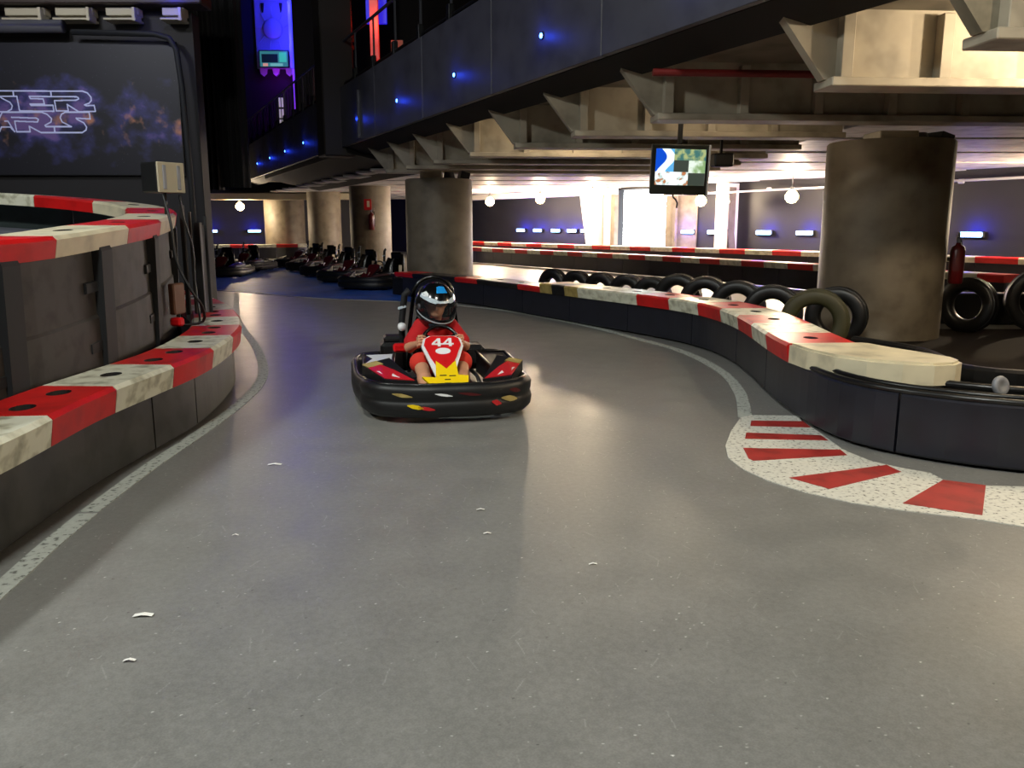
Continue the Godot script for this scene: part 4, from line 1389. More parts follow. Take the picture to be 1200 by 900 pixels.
func ring_sweep(st: SurfaceTool, pts: Array, sec: Callable) -> void:
	var n := pts.size()
	var rows := []
	for i in n:
		var t: Vector3 = pts[(i + 1) % n] - pts[(i - 1 + n) % n]
		var o := Vector3(-t.z, 0, t.x).normalized()      # outward for this winding is decided by the centre
		if o.dot(pts[i]) < 0: o = -o
		var row := []
		for v in sec.call(pts[i]): row.append(pts[i] + o * v.x + Vector3(0, v.y, 0))
		rows.append(row)
	for i in n:
		var A: Array = rows[i]
		var B: Array = rows[(i + 1) % n]
		for j in A.size(): quad(st, A[j], B[j], B[(j + 1) % A.size()], A[(j + 1) % A.size()])

func bump_top(z: float) -> float:
	return 0.235 + 0.05 * smoothstep(0.15, 0.85, z)

func streak(pts: Array, x0: float, x1: float, y0: float, y1: float, m: Material, parent: Node3D) -> void:
	# a printed flash that follows the front of the bumper between two x positions
	var row := []
	for p in pts:
		if p.z > 0.3 and p.x > x0 and p.x < x1: row.append(p)
	row.sort_custom(func(a, b): return a.x < b.x)
	if row.size() < 3: return
	var st := mb()
	for i in row.size() - 1:
		var a: Vector3 = row[i]
		var b: Vector3 = row[i + 1]
		var oa := Vector3(a.x * 0.7, 0, 1).normalized() * 0.041
		var ob := Vector3(b.x * 0.7, 0, 1).normalized() * 0.041
		var f := float(i) / (row.size() - 1)
		var g := float(i + 1) / (row.size() - 1)
		var ha := 0.5 * (y1 - y0) * sin(PI * clampf(f, 0.06, 0.94))
		var hb := 0.5 * (y1 - y0) * sin(PI * clampf(g, 0.06, 0.94))
		var ym := (y0 + y1) / 2
		var sl := (f - 0.5) * 0.02
		var sm := (g - 0.5) * 0.02
		quad(st, a + oa + Vector3(0, ym - ha - sl, 0), b + ob + Vector3(0, ym - hb - sm, 0), b + ob + Vector3(0, ym + hb - sm, 0), a + oa + Vector3(0, ym + ha - sl, 0))
	build(st, "flash", m, parent)

func decal(corner: Array, poly: Array, m: Material, called: String, parent: Node3D, lift := 0.004) -> void:
	# a thin plate lying on the quad given by four corners (u along 0-1, v along 0-3)
	var st := mb()
	var pv := PackedVector2Array()
	for p in poly: pv.append(Vector2(p[0], p[1]))
	var ix := Geometry2D.triangulate_polygon(pv)
	var a: Vector3 = corner[0]; var b: Vector3 = corner[1]; var c: Vector3 = corner[2]; var d: Vector3 = corner[3]
	var nn := (b - a).cross(d - a).normalized()
	if nn.y < 0: nn = -nn
	var f := func(q: Vector2, l: float) -> Vector3: return a.lerp(b, q.x).lerp(d.lerp(c, q.x), q.y) + nn * l
	for i in range(0, ix.size(), 3):
		tri_out(st, f.call(pv[ix[i]], lift), f.call(pv[ix[i + 1]], lift), f.call(pv[ix[i + 2]], lift), (a + c) / 2 - nn)
	for i in pv.size():
		var p := pv[i]; var q := pv[(i + 1) % pv.size()]
		quad(st, f.call(p, lift), f.call(q, lift), f.call(q, -0.002), f.call(p, -0.002))
	build(st, called, m, parent)

func kart(where: Vector3, turn: float, label: String, full: bool, accent: Material, second: Material) -> Node3D:
	var r := base("go_kart", where, turn)
	tag(r, label, "kart", "karts on the track and in the pits")
	var pts := loop_pts()
	var st := mb(true)
	ring_sweep(st, pts, func(p: Vector3) -> Array:
		var t := bump_top(p.z)
		return [Vector2(-0.05, 0.06), Vector2(0.005, 0.045), Vector2(0.03, 0.07), Vector2(0.038, 0.12), Vector2(0.03, 0.155), Vector2(0.018, 0.17), Vector2(0.03, 0.185), Vector2(0.036, t - 0.04), Vector2(0.02, t - 0.01), Vector2(-0.01, t), Vector2(-0.05, t - 0.015)])
	var bp := build(st, "bumper", M.plastic, r)
	st = mb(true)
	var lip := []
	for p in pts: lip.append(p * 0.985 + Vector3(0, bump_top(p.z) - 0.004, 0))
	tube(st, lip, 0.012, 6, true)
	build(st, "bumper_lip", M.band, bp)
	if full:
		streak(pts, -0.43, -0.26, 0.20, 0.228, M.cap_yellow, bp)
		streak(pts, -0.34, -0.2, 0.115, 0.15, M.yellow, bp)
		streak(pts, -0.24, -0.1, 0.105, 0.135, M.red_print, bp)
		streak(pts, -0.14, 0.02, 0.205, 0.225, M.white, bp)
		streak(pts, 0.02, 0.22, 0.205, 0.228, M.maroon, bp)
		streak(pts, 0.27, 0.36, 0.12, 0.165, M.red_print, bp)
		streak(pts, 0.33, 0.49, 0.14, 0.185, M.cap_yellow, bp)
		streak(pts, 0.38, 0.50, 0.20, 0.235, M.maroon, bp)
	# floor tray and frame tubes
	st = mb()
	bx(st, at(Vector3(0, 0.06, 0.15)), Vector3(0.60, 0.02, 1.3), 0.004)
	build(st, "floor_tray", M.black, r)
	st = mb(true)
	for s in [-1, 1]:
		tube(st, [Vector3(0.26 * s, 0.09, 0.85), Vector3(0.32 * s, 0.09, 0.3), Vector3(0.36 * s, 0.09, -0.4), Vector3(0.34 * s, 0.09, -0.9)], 0.018, 8)
	tube(st, [Vector3(-0.34, 0.09, -0.9), Vector3(0.34, 0.09, -0.9)], 0.018, 8)
	tube(st, [Vector3(-0.52, 0.13, -0.62), Vector3(0.52, 0.13, -0.62)], 0.02, 8)
	build(st, "frame", M.grey_metal, r)
	# wheels
	for q in [[-0.52, 0.62, 0.125, 0.11], [0.52, 0.62, 0.125, 0.11], [-0.55, -0.62, 0.14, 0.17], [0.55, -0.62, 0.14, 0.17]]:
		st = mb(true)
		var R: float = q[2]
		var w: float = q[3]
		lathe(st, Transform3D(Basis.from_euler(Vector3(0, 0, PI / 2)), Vector3(q[0], R, q[1])), [Vector2(0.055, -w / 2), Vector2(R - 0.03, -w / 2), Vector2(R, -w / 2 + 0.025), Vector2(R, w / 2 - 0.025), Vector2(R - 0.03, w / 2), Vector2(0.055, w / 2)], 24)
		var ty := build(st, "wheel", M.tyre, r)
		st = mb(true)
		lathe(st, Transform3D(Basis.from_euler(Vector3(0, 0, PI / 2)), Vector3(q[0], R, q[1])), [Vector2(0.0, -w / 2 + 0.03), Vector2(0.05, -w / 2 + 0.02), Vector2(0.062, -w / 2), Vector2(0.062, w / 2), Vector2(0.05, w / 2 - 0.02), Vector2(0.0, w / 2 - 0.03)], 16)
		build(st, "rim", M.grey_metal, ty)
	# side pods
	for s in [-1, 1]:
		var c := [Vector3(0.36 * s, 0.30, -0.42), Vector3(0.62 * s, 0.285, -0.46), Vector3(0.60 * s, 0.255, 0.42), Vector3(0.40 * s, 0.27, 0.36)]
		st = mb()
		var m := Vector3(0.5 * s, 0.2, 0)
		var lo := []
		for v in c: lo.append(Vector3(v.x, 0.12, v.z))
		quad_out(st, c[0], c[1], c[2], c[3], m)
		for i in 4: quad_out(st, c[i], c[(i + 1) % 4], lo[(i + 1) % 4], lo[i], m)
		quad_out(st, lo[0], lo[1], lo[2], lo[3], m)
		var pod := build(st, "side_pod", M.plastic, r)
		st = mb(true)
		tube(st, [c[0], c[1], c[2], c[3]], 0.014, 6, true)
		build(st, "pod_edge", M.band, pod)
		if s < 0:
			decal(c, [[0.04, 0.05], [0.9, 0.02], [0.7, 0.22], [0.95, 0.42], [0.5, 0.5], [0.62, 0.62], [0.1, 0.66]], M.white if full else second, "graphic", pod)
			decal(c, [[0.62, 0.62], [0.5, 0.5], [0.95, 0.42], [0.9, 0.78], [0.1, 0.92], [0.1, 0.66]], accent, "graphic", pod)
		else:
			decal(c, [[0.5, 0.42], [0.9, 0.36], [0.96, 0.52], [0.7, 0.5]], M.white if full else second, "graphic", pod)
			decal(c, [[0.4, 0.56], [0.94, 0.58], [0.96, 0.68], [0.6, 0.66]], M.white if full else second, "graphic", pod)
			decal(c, [[0.2, 0.72], [0.9, 0.74], [0.7, 0.84], [0.3, 0.82]], M.white if full else second, "graphic", pod)
	# front corner fairings with the red and white print
	for s in [-1, 1]:
		var c := [Vector3(0.24 * s, 0.29, 0.86), Vector3(0.46 * s, 0.30, 0.84), Vector3(0.63 * s, 0.34, 0.36), Vector3(0.42 * s, 0.39, 0.38)]
		st = mb()
		var m := Vector3(0.48 * s, 0.22, 0.6)
		var lo := []
		for v in c: lo.append(Vector3(v.x, 0.20, v.z))
		quad_out(st, c[0], c[1], c[2], c[3], m)
		for i in 4: quad_out(st, c[i], c[(i + 1) % 4], lo[(i + 1) % 4], lo[i], m)
		var fr := build(st, "corner_fairing", M.plastic, r)
		decal(c, [[0.05, 0.02], [0.95, 0.1], [0.98, 0.75], [0.5, 0.8], [0.3, 0.5]], accent, "graphic", fr)
		decal(c, [[0.45, 0.12], [0.85, 0.3], [0.9, 0.5], [0.55, 0.42]], M.white if full else second, "graphic", fr, 0.007)
		decal(c, [[0.4, 0.8], [0.98, 0.74], [1.0, 0.98], [0.5, 0.98]], M.cap_yellow if full else second, "graphic", fr, 0.006)
	# shield with the racing number, over a yellow nose
	var sx := Transform3D(Basis.from_euler(Vector3(-0.75, 0, 0)), Vector3(0, 0.51, 0.245))
	st = mb()
	slab(st, [[-0.15, 0.0], [-0.10, 0.03], [0.10, 0.03], [0.15, 0.0], [0.165, -0.07], [0.12, -0.20], [0.055, -0.40], [-0.055, -0.40], [-0.12, -0.20], [-0.165, -0.07]], sx * at(Vector3(0, 0, -0.014)), 0.02)
	var bib := build(st, "shield_backing", M.white if full else M.plastic, r)
	st = mb()
	slab(st, [[-0.13, 0.0], [-0.09, 0.02], [0.09, 0.02], [0.13, 0.0], [0.145, -0.06], [0.10, -0.18], [0.0, -0.375], [-0.10, -0.18], [-0.145, -0.06]], sx, 0.016)
	var sh := build(st, "shield", M.red if full else accent, r)
	if full:
		var tm := TextMesh.new()
		tm.text = "44"
		var sf := SystemFont.new()
		sf.font_names = PackedStringArray(["Droid Sans"])
		sf.font_weight = 700
		tm.font = sf
		tm.font_size = 48
		tm.pixel_size = 0.0021
		tm.depth = 0.006
		var ti := MeshInstance3D.new()
		ti.name = "racing_number"
		ti.mesh = tm
		tm.material = M.white
		ti.transform = sx * at(Vector3(0, -0.045, 0.011), 0, 0, 0.0).scaled_local(Vector3(1.6, 1.05, 1))
		sh.add_child(ti, true)
		st = mb()
		var ov := []
		for k in 24: ov.append([0.06 * cos(TAU * k / 24), -0.125 + 0.03 * sin(TAU * k / 24)])
		slab(st, ov, sx * at(Vector3(0, 0, 0.0095)), 0.004)
		build(st, "oval_mark", M.white, sh)
		for k in 4:
			st = mb()
			bx(st, sx * at(Vector3(0, -0.19 - 0.025 * k, 0.0095)), Vector3(0.055 - 0.01 * k, 0.005, 0.004))
			build(st, "bar_mark", M.cap_red, sh)
	var nx := Transform3D(Basis.from_euler(Vector3(-0.85, 0, 0)), Vector3(0, 0.31, 0.61))
	st = mb()
	slab(st, [[-0.075, 0.10], [0.0, 0.02], [0.075, 0.10], [0.085, -0.04], [0.16, -0.05], [0.15, -0.13], [0.07, -0.14], [0.05, -0.17], [-0.05, -0.17], [-0.07, -0.14], [-0.12, -0.14], [-0.19, -0.05], [-0.085, -0.06]], nx, 0.02)
	var ns := build(st, "nose", M.yellow if full else accent, r)
	for q in [[-0.03, -0.045, 0.05], [0.04, -0.05, 0.05], [0.0, -0.085, 0.045], [0.0, -0.12, 0.05]]:
		st = mb()
		bx(st, nx * at(Vector3(q[0], q[1], 0.011)), Vector3(q[2], 0.008, 0.004))
		build(st, "mark", M.black, ns)
	# steering
	st = mb(true)
	var wx := Transform3D(Basis.from_euler(Vector3(-0.55, 0, 0)), Vector3(0, 0.465, 0.13))
	var rim := []
	for k in 32: rim.append(wx * Vector3(0.145 * cos(TAU * k / 32), 0.145 * sin(TAU * k / 32), 0))
	tube(st, rim, 0.015, 8, true)
	for k in 3: tube(st, [wx * Vector3.ZERO, wx * Vector3(0.14 * cos(TAU * k / 3 + PI / 2 + PI), 0.14 * sin(TAU * k / 3 + PI / 2 + PI), 0)], 0.01, 6)
	build(st, "steering_wheel", M.black_gloss, r)
	st = mb(true)
	tube(st, [wx * Vector3.ZERO, Vector3(0, 0.15, 0.62)], 0.014, 8)
	build(st, "steering_column", M.grey_metal, r)
	# seat shell
	st = mb(true)
	var rows := []
	var prof := [[0.10, 0.10, 0.17], [-0.10, 0.075, 0.18], [-0.36, 0.08, 0.19], [-0.47, 0.14, 0.195], [-0.53, 0.30, 0.20], [-0.58, 0.52, 0.18], [-0.60, 0.62, 0.13]]
	for p in prof:
		var row := []
		for k in 9:
			var a := lerpf(-1.0, 1.0, k / 8.0)
			var rise := pow(absf(a), 3.0)
			row.append(Vector3(a * p[2], p[1] + rise * 0.12 * (1.0 if p[1] < 0.2 else 0.3), p[0] + rise * (0.12 if p[1] > 0.12 else 0.0)))
		rows.append(row)
	for i in rows.size() - 1:
		for k in 8: quad(st, rows[i][k], rows[i][k + 1], rows[i + 1][k + 1], rows[i + 1][k])
	build(st, "seat", M.black_gloss, r)
	# roll hoop and headrest
	st = mb(true)
	var hp := []
	if full:
		hp = [Vector3(-0.22, 0.1, -0.62), Vector3(-0.21, 0.5, -0.60), Vector3(-0.17, 0.80, -0.56)]
		for k in 9: hp.append(Vector3(-0.175 * cos(PI * k / 8.0), 0.78 + 0.17 * sin(PI * k / 8.0), -0.55))
		hp.append_array([Vector3(0.17, 0.80, -0.56), Vector3(0.21, 0.5, -0.60), Vector3(0.22, 0.1, -0.62)])
		tube(st, hp, 0.018, 8)
		build(st, "roll_hoop", M.black_gloss, r)
		st = mb()
		bx(st, at(Vector3(0, 0.70, -0.57), 0, 0.1), Vector3(0.26, 0.34, 0.07), 0.03)
		build(st, "headrest", M.black, r)
	else:
		for s in [-1, 1]:
			tube(st, [Vector3(0.17 * s, 0.1, -0.62), Vector3(0.16 * s, 0.52, -0.66), Vector3(0.12 * s, 0.72, -0.70)], 0.03, 8)
		build(st, "roll_hoop", M.black_gloss, r)
		st = mb()
		bx(st, at(Vector3(0, 0.62, -0.64), 0, 0.15), Vector3(0.3, 0.3, 0.06), 0.03)
		build(st, "headrest", M.black_gloss, r)
	# engine and tank
	st = mb()
	bx(st, at(Vector3(-0.36, 0.26, -0.66)), Vector3(0.22, 0.24, 0.3), 0.03)
	bx(st, at(Vector3(-0.36, 0.40, -0.66)), Vector3(0.16, 0.06, 0.2), 0.02)
	var en := build(st, "engine", M.black, r)
	st = mb()
	bx(st, at(Vector3(-0.30, 0.36, -0.36)), Vector3(0.13, 0.07, 0.1), 0.015)
	build(st, "filter_box", M.red if full else accent, en)
	st = mb()
	bx(st, at(Vector3(0.36, 0.24, -0.66)), Vector3(0.2, 0.2, 0.28), 0.04)
	build(st, "fuel_tank", M.plastic, r)
	# arm with a round white lamp behind the seat
	st = mb(true)
	tube(st, [Vector3(-0.27, 0.12, -0.6), Vector3(-0.28, 0.55, -0.55), Vector3(-0.25, 0.80, -0.52), Vector3(-0.21, 0.84, -0.52)], 0.028, 8)
	var arm := build(st, "side_arm", M.ramp_post, r)
	st = mb(true)
	lathe(st, Transform3D(Basis.from_euler(Vector3(PI / 2, 0, 0)), Vector3(-0.28, 0.52, -0.51)), [Vector2(0, 0.03), Vector2(0.032, 0.028), Vector2(0.038, 0.0), Vector2(0.038, -0.03)], 16)
	build(st, "round_reflector", M.white if full else M.cap_dull, arm)
	st = mb()
	bx(st, at(Vector3(-0.275, 0.69, -0.515), 0, 0, 0.3), Vector3(0.075, 0.025, 0.02), 0.005)
	build(st, "clip", M.helmet_silver, arm)
	# pedals
	for x in [-0.13, 0.13]:
		st = mb()
		bx(st, at(Vector3(x, 0.17, 0.72), 0, -0.4), Vector3(0.06, 0.14, 0.012), 0.004)
		build(st, "pedal", M.steel, r)
	return r

# ---------------------------------------------------------------- the driver
func field_mesh(st: SurfaceTool, bones: Array, cell: float, k: float) -> void:
	# smooth union of tapered capsules, meshed as surface nets
	var lo := Vector3.ONE * 1e9
	var hi := -Vector3.ONE * 1e9
	for b in bones:
		for e in 2:
			var p: Vector3 = b[e]
			var r: float = b[2 + e]
			lo = lo.min(p - Vector3.ONE * (r + 3 * cell))
			hi = hi.max(p + Vector3.ONE * (r + 3 * cell))
	var nx := int((hi.x - lo.x) / cell) + 2
	var ny := int((hi.y - lo.y) / cell) + 2
	var nz := int((hi.z - lo.z) / cell) + 2
	var F := PackedFloat32Array()
	F.resize(nx * ny * nz)
	F.fill(1.0)
	for b in bones:
		var a: Vector3 = b[0]
		var c: Vector3 = b[1]
		var ra: float = b[2]
		var rb: float = b[3]
		var m := maxf(ra, rb) + k + 2 * cell
		var l := (a.min(c) - Vector3.ONE * m - lo) / cell
		var h := (a.max(c) + Vector3.ONE * m - lo) / cell
		var ac := c - a
		var ll := maxf(ac.length_squared(), 1e-9)
		for z in range(maxi(0, int(l.z)), mini(nz - 1, int(h.z) + 1) + 1):
			for y in range(maxi(0, int(l.y)), mini(ny - 1, int(h.y) + 1) + 1):
				for x in range(maxi(0, int(l.x)), mini(nx - 1, int(h.x) + 1) + 1):
					var p := lo + Vector3(x, y, z) * cell
					var t := clampf((p - a).dot(ac) / ll, 0, 1)
					var d := p.distance_to(a + ac * t) - lerpf(ra, rb, t)
					var i := (z * ny + y) * nx + x
					var f := F[i]
					var q := maxf(k - absf(f - d), 0.0) / k
					F[i] = minf(f, d) - q * q * k * 0.25
	var V := {}
	var P := []
	for z in nz - 1:
		for y in ny - 1:
			for x in nx - 1:
				var i := (z * ny + y) * nx + x
				var f0 := F[i]
				if absf(f0) > cell * 2.5: continue
				var vals := [f0, F[i + 1], F[i + nx], F[i + nx + 1], F[i + nx * ny], F[i + nx * ny + 1], F[i + nx * ny + nx], F[i + nx * ny + nx + 1]]
				var inside := 0
				for v in vals:
					if v < 0: inside += 1
				if inside == 0 or inside == 8: continue
				var sum := Vector3.ZERO
				var cnt := 0
				for e in [[0, 1], [2, 3], [4, 5], [6, 7], [0, 2], [1, 3], [4, 6], [5, 7], [0, 4], [1, 5], [2, 6], [3, 7]]:
					var u: float = vals[e[0]]
					var w: float = vals[e[1]]
					if (u < 0) != (w < 0):
						var t := u / (u - w)
						var A := Vector3(e[0] & 1, (e[0] >> 1) & 1, e[0] >> 2)
						var B := Vector3(e[1] & 1, (e[1] >> 1) & 1, e[1] >> 2)
						sum += A.lerp(B, t)
						cnt += 1
				V[i] = lo + (Vector3(x, y, z) + sum / cnt) * cell
	for i in V.keys():
		var f0 := F[i]
		for ax in 3:
			var d0 := [1, nx, nx * ny]
			var j: int = i + d0[ax]
			if (f0 < 0) == (F[j] < 0): continue
			var b1: int = d0[(ax + 1) % 3]
			var b2: int = d0[(ax + 2) % 3]
			if not (V.has(i - b1) and V.has(i - b2) and V.has(i - b1 - b2)): continue
			if f0 < 0: quad(st, V[i], V[i - b2], V[i - b1 - b2], V[i - b1])
			else: quad(st, V[i], V[i - b1], V[i - b1 - b2], V[i - b2])

func driver(where: Vector3, turn: float) -> void:
	var r := base("person", where, turn)
	tag(r, "driver in red shirt, orange red shorts and full face helmet gripping the kart's wheel", "person")
	var bones := []
	# trunk, neck and head
	bones.append([Vector3(0, 0.19, -0.33), Vector3(0, 0.34, -0.37), 0.115, 0.10])
	bones.append([Vector3(0, 0.34, -0.37), Vector3(0, 0.49, -0.36), 0.10, 0.105])
	bones.append([Vector3(-0.10, 0.53, -0.345), Vector3(0.10, 0.53, -0.345), 0.065, 0.065])
	bones.append([Vector3(0, 0.53, -0.34), Vector3(0, 0.66, -0.31), 0.052, 0.05])
	bones.append([Vector3(0, 0.70, -0.30), Vector3(0, 0.785, -0.31), 0.075, 0.09])
	bones.append([Vector3(0, 0.665, -0.255), Vector3(0, 0.70, -0.26), 0.045, 0.055])     # jaw
	bones.append([Vector3(0, 0.745, -0.222), Vector3(0, 0.712, -0.205), 0.009, 0.015])    # nose
	for s in [-1, 1]:
		bones.append([Vector3(0.085 * s, 0.73, -0.305), Vector3(0.088 * s, 0.75, -0.315), 0.016, 0.02])   # ear
		bones.append([Vector3(0.13 * s, 0.53, -0.34), Vector3(0.23 * s, 0.385, -0.20), 0.056, 0.043])     # upper arm
		bones.append([Vector3(0.23 * s, 0.385, -0.20), Vector3(0.165 * s, 0.45, 0.055), 0.042, 0.028])   # forearm
		bones.append([Vector3(0.08 * s, 0.17, -0.28), Vector3(0.165 * s, 0.30, 0.12), 0.09, 0.064])        # thigh
		bones.append([Vector3(0.165 * s, 0.30, 0.12), Vector3(0.15 * s, 0.21, 0.36), 0.060, 0.052])        # calf
		bones.append([Vector3(0.15 * s, 0.21, 0.36), Vector3(0.14 * s, 0.13, 0.56), 0.052, 0.036])
		bones.append([Vector3(0.14 * s, 0.13, 0.56), Vector3(0.13 * s, 0.16, 0.67), 0.04, 0.032])         # foot
	var st := mb(true)
	field_mesh(st, bones, 0.012, 0.03)
	# hands closed on the rim
	var wx := Transform3D(Basis.from_euler(Vector3(-0.55, 0, 0)), Vector3(0, 0.465, 0.13))
	for s in [-1, 1]:
		var hb := []
		var a0 := 0.12
		var rc := Vector3(0.145 * s, 0.01, 0)
		var wr := wx.affine_inverse() * Vector3(0.165 * s, 0.45, 0.055)
		var out := Vector3(s, 0, 0)
		hb.append([wr, rc + Vector3(0.028 * s, -0.005, -0.028), 0.026, 0.022])
		hb.append([rc + Vector3(0.03 * s, -0.03, -0.018), rc + Vector3(0.03 * s, 0.035, -0.015), 0.019, 0.018])
		for f in 4:
			var y := -0.036 + 0.024 * f
			var ln: float = [0.8, 0.95, 1.0, 0.92][f]
			var k0 := rc + Vector3(0.034 * s, y, -0.006)
			var k1 := rc + Vector3(0.030 * s, y, 0.024 * ln)
			var k2 := rc + Vector3(0.004 * s, y, 0.034 * ln)
			var k3 := rc + Vector3(-0.020 * s, y, 0.018 * ln)
			hb.append([k0, k1, 0.0105, 0.0098])
			hb.append([k1, k2, 0.0098, 0.009])
			hb.append([k2, k3, 0.009, 0.008])
		hb.append([rc + Vector3(0.02 * s, 0.03, -0.02), rc + Vector3(-0.004 * s, 0.05, -0.024), 0.012, 0.0105])
		hb.append([rc + Vector3(-0.004 * s, 0.05, -0.024), rc + Vector3(-0.012 * s, 0.062, 0.0), 0.0105, 0.009])
		var wb := []
		for b in hb: wb.append([wx * b[0], wx * b[1], b[2], b[3]])
		field_mesh(st, wb, 0.004, 0.006)
	build(st, "body", M.skin, r)
	# shirt
	var sh := []
	sh.append([Vector3(0, 0.20, -0.34), Vector3(0, 0.34, -0.37), 0.128, 0.115])
	sh.append([Vector3(0, 0.34, -0.37), Vector3(0, 0.50, -0.36), 0.115, 0.118])
	sh.append([Vector3(-0.10, 0.535, -0.345), Vector3(0.10, 0.535, -0.345), 0.076, 0.076])
	for s in [-1, 1]: sh.append([Vector3(0.12 * s, 0.54, -0.34), Vector3(0.212 * s, 0.425, -0.222), 0.074, 0.068])
	st = mb(true)
	field_mesh(st, sh, 0.012, 0.03)
	build(st, "shirt", M.shirt, r)
	# shorts
	sh = []
	for s in [-1, 1]: sh.append([Vector3(0.08 * s, 0.17, -0.28), Vector3(0.167 * s, 0.302, 0.135), 0.105, 0.088])
	st = mb(true)
	field_mesh(st, sh, 0.012, 0.03)
	build(st, "shorts", M.shorts, r)
	for s in [-1, 1]:
		st = mb(true)
		field_mesh(st, [[Vector3(0.14 * s, 0.12, 0.55), Vector3(0.13 * s, 0.125, 0.67), 0.047, 0.042], [Vector3(0.135 * s, 0.115, 0.60), Vector3(0.13 * s, 0.19, 0.70), 0.042, 0.035]], 0.01, 0.02)
		build(st, "shoe", M.shoe, r)
	# eyes
	for s in [-1, 1]:
		st = mb(true)
		lathe(st, Transform3D(Basis.from_euler(Vector3(PI / 2, 0, 0)), Vector3(0.032 * s, 0.748, -0.228)), [Vector2(0, 0.012), Vector2(0.008, 0.009), Vector2(0.013, 0.0)], 10)
		build(st, "eye", M.white, r)
		st = mb()
		bx(st, at(Vector3(0.032 * s, 0.768, -0.224), 0, 0, 0.1 * s), Vector3(0.03, 0.006, 0.012))
		build(st, "eyebrow", M.column_brown, r)
	helmet(r)

func hr(az: float, el: float) -> Vector3:
	# helmet surface for an azimuth (0 = forward) and an elevation
	var d := Vector3(sin(az) * cos(el), sin(el), cos(az) * cos(el))
	var p := Vector3(d.x * 0.170, d.y * 0.208, d.z * 0.202)
	if d.y < 0:            # chin bar drawn forward, neck opening drawn in
		p.z += maxf(d.z, 0) * -d.y * 0.07
		p.y *= 0.98
	return p

func helmet_band(path: Array, wide: Array, m: Material, called: String, parent: Node3D, lift := 1.015) -> void:
	var st := mb(true)
	var c := Vector3.ZERO
	var rows := []
	for i in path.size():
		rows.append([c + (hr(path[i][0], path[i][1] - wide[i] / 2) - c) * lift, c + (hr(path[i][0], path[i][1] + wide[i] / 2) - c) * lift])
	for i in path.size() - 1: quad(st, rows[i][0], rows[i + 1][0], rows[i + 1][1], rows[i][1])
	build(st, called, m, parent)

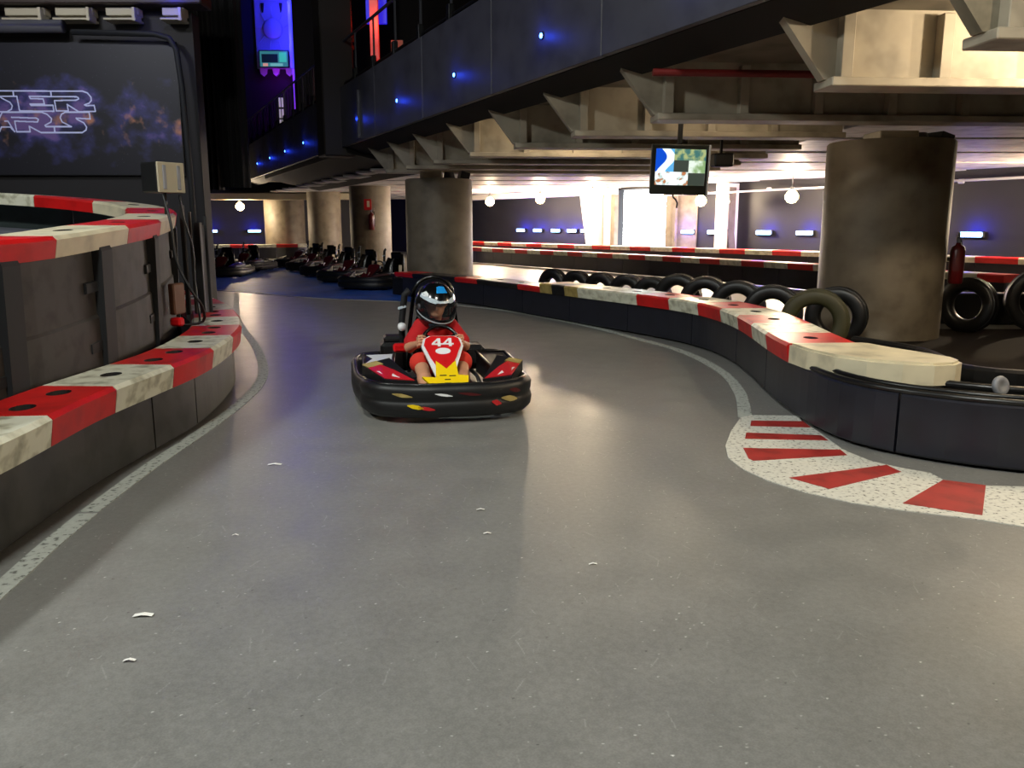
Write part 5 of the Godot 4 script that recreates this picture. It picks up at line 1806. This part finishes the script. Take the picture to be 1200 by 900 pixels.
func helmet(parent: Node3D) -> void:
	var st := mb(true)
	var c := Vector3.ZERO
	var na := 56
	var ne := 34
	var opening := func(az: float, el: float) -> bool:
		var w := clampf(absf(az) / 1.22, 0, 1)
		return absf(az) < 1.22 and el < 0.34 - 0.10 * w * w and el > -0.42 + 0.22 * w * w
	for i in na:
		for j in ne:
			var a0 := lerpf(-PI, PI, float(i) / na)
			var a1 := lerpf(-PI, PI, float(i + 1) / na)
			var e0 := lerpf(-1.15, PI / 2, float(j) / ne)
			var e1 := lerpf(-1.15, PI / 2, float(j + 1) / ne)
			if opening.call((a0 + a1) / 2, (e0 + e1) / 2): continue
			quad(st, hr(a0, e0), hr(a1, e0), hr(a1, e1), hr(a0, e1))
			quad(st, c + (hr(a0, e0) - c) * 0.88, c + (hr(a0, e1) - c) * 0.88, c + (hr(a1, e1) - c) * 0.88, c + (hr(a1, e0) - c) * 0.88)
	var h := build(st, "helmet", M.helmet, parent)
	h.transform = at(Vector3(0, 0.715, -0.30), 0.26, 0.14)
	# clear visor
	st = mb(true)
	for i in 24:
		for j in 6:
			var a0 := lerpf(-1.24, 1.24, i / 24.0)
			var a1 := lerpf(-1.24, 1.24, (i + 1) / 24.0)
			var e0 := lerpf(-0.40, 0.36, j / 6.0)
			var e1 := lerpf(-0.40, 0.36, (j + 1) / 6.0)
			quad(st, c + (hr(a0, e0) - c) * 1.008, c + (hr(a1, e0) - c) * 1.008, c + (hr(a1, e1) - c) * 1.008, c + (hr(a0, e1) - c) * 1.008)
	build(st, "visor", M.visor, h)
	# silver sweep round the visor, blue top patch, teal chin patches
	var p := []
	var w := []
	for k in 21:
		var a := lerpf(-1.45, 1.45, k / 20.0)
		p.append([a, 0.50 - 0.13 * cos(a * 1.6)])
		w.append(0.19 if absf(a) > 0.4 else 0.09)
	helmet_band(p, w, M.helmet_silver, "brow_stripe", h)
	p = []
	w = []
	for k in 17:
		var a := lerpf(-1.5, 1.5, k / 16.0)
		p.append([a, -0.50 + 0.32 * a * a * 0.55])
		w.append(0.07)
	helmet_band(p, w, M.helmet_silver, "chin_stripe", h)
	helmet_band([[-0.38, 0.90], [-0.12, 0.93], [0.12, 0.93], [0.38, 0.90]], [0.32, 0.36, 0.36, 0.32], M.helmet_blue, "top_patch", h, 1.03)
	helmet_band([[-0.85, -0.68], [-0.55, -0.70], [-0.25, -0.74]], [0.18, 0.30, 0.16], M.helmet_teal, "chin_patch", h)
	helmet_band([[-1.35, 0.62], [-1.1, 0.66], [-0.85, 0.62]], [0.10, 0.24, 0.10], M.white, "side_logo", h, 1.02)
	st = mb(true)
	tube(st, [hr(-0.5, 1.42), hr(0.0, 1.38) + Vector3(0, 0.006, 0), hr(0.5, 1.42)], 0.012, 8)
	build(st, "vent", M.helmet, h)
	for s in [-1, 1]:
		st = mb(true)
		lathe(st, Transform3D(Basis.from_euler(Vector3(0, 0, -s * PI / 2)), hr(1.32 * s, 0.08) - Vector3(0.004 * s, 0, 0)), [Vector2(0.026, 0), Vector2(0.026, 0.01), Vector2(0.0, 0.014)], 14)
		build(st, "pivot", M.grey_metal, h)

func karts() -> void:
	var turn := deg_to_rad(10.0)
	var fwd := Vector3(sin(turn), 0, cos(turn))
	var front := Vector3(-0.42, 0, -5.74)
	var o := front - fwd * 1.03
	kart(o, turn, "moving black, red and white kart with a red number shield and yellow nose", true, M.red_print, M.white)
	driver(o, turn)
	var row := [
		[-2.95, -18.8, -0.45, "dark parked kart at the near end of the pit row, left of the pillar"],
		[-3.95, -21.1, -0.45, "second dark kart of the pit row, counted from the near end"],
		[-4.95, -23.4, -0.45, "third dark kart of the pit row, counted from the near end"],
		[-5.95, -25.7, -0.45, "fourth dark kart of the pit row, counted from the near end"],
		[-6.95, -28.0, -0.45, "dark kart at the far end of the pit row, below the round pillars"],
	]
	for i in row.size():
		var q: Array = row[i]
		kart(Vector3(q[0], 0, q[1]), q[2], q[3], false, M.maroon, M.cap_dull)
	for q in [[-8.0, -23.2, 0.15, "dark parked kart alone beside the ramp end, facing the pit lane", M.maroon], [-9.85, -26.4, 0.15, "parked kart with pale red print behind the lone dark kart", M.red_print], [-8.2, -25.9, 0.0, "parked kart with dark red print between the lone kart and the pillars", M.maroon]]:
		kart(Vector3(q[0], 0, q[1]), q[2], q[3], false, q[4], M.cap_dull)

func _ready() -> void:
	rng.seed = 7
	stage()
	make_materials()
	lights()
	hall()
	barriers()
	far_things()
	banner()
	gallery_decor()
	screens()
	small_things()
	karts()
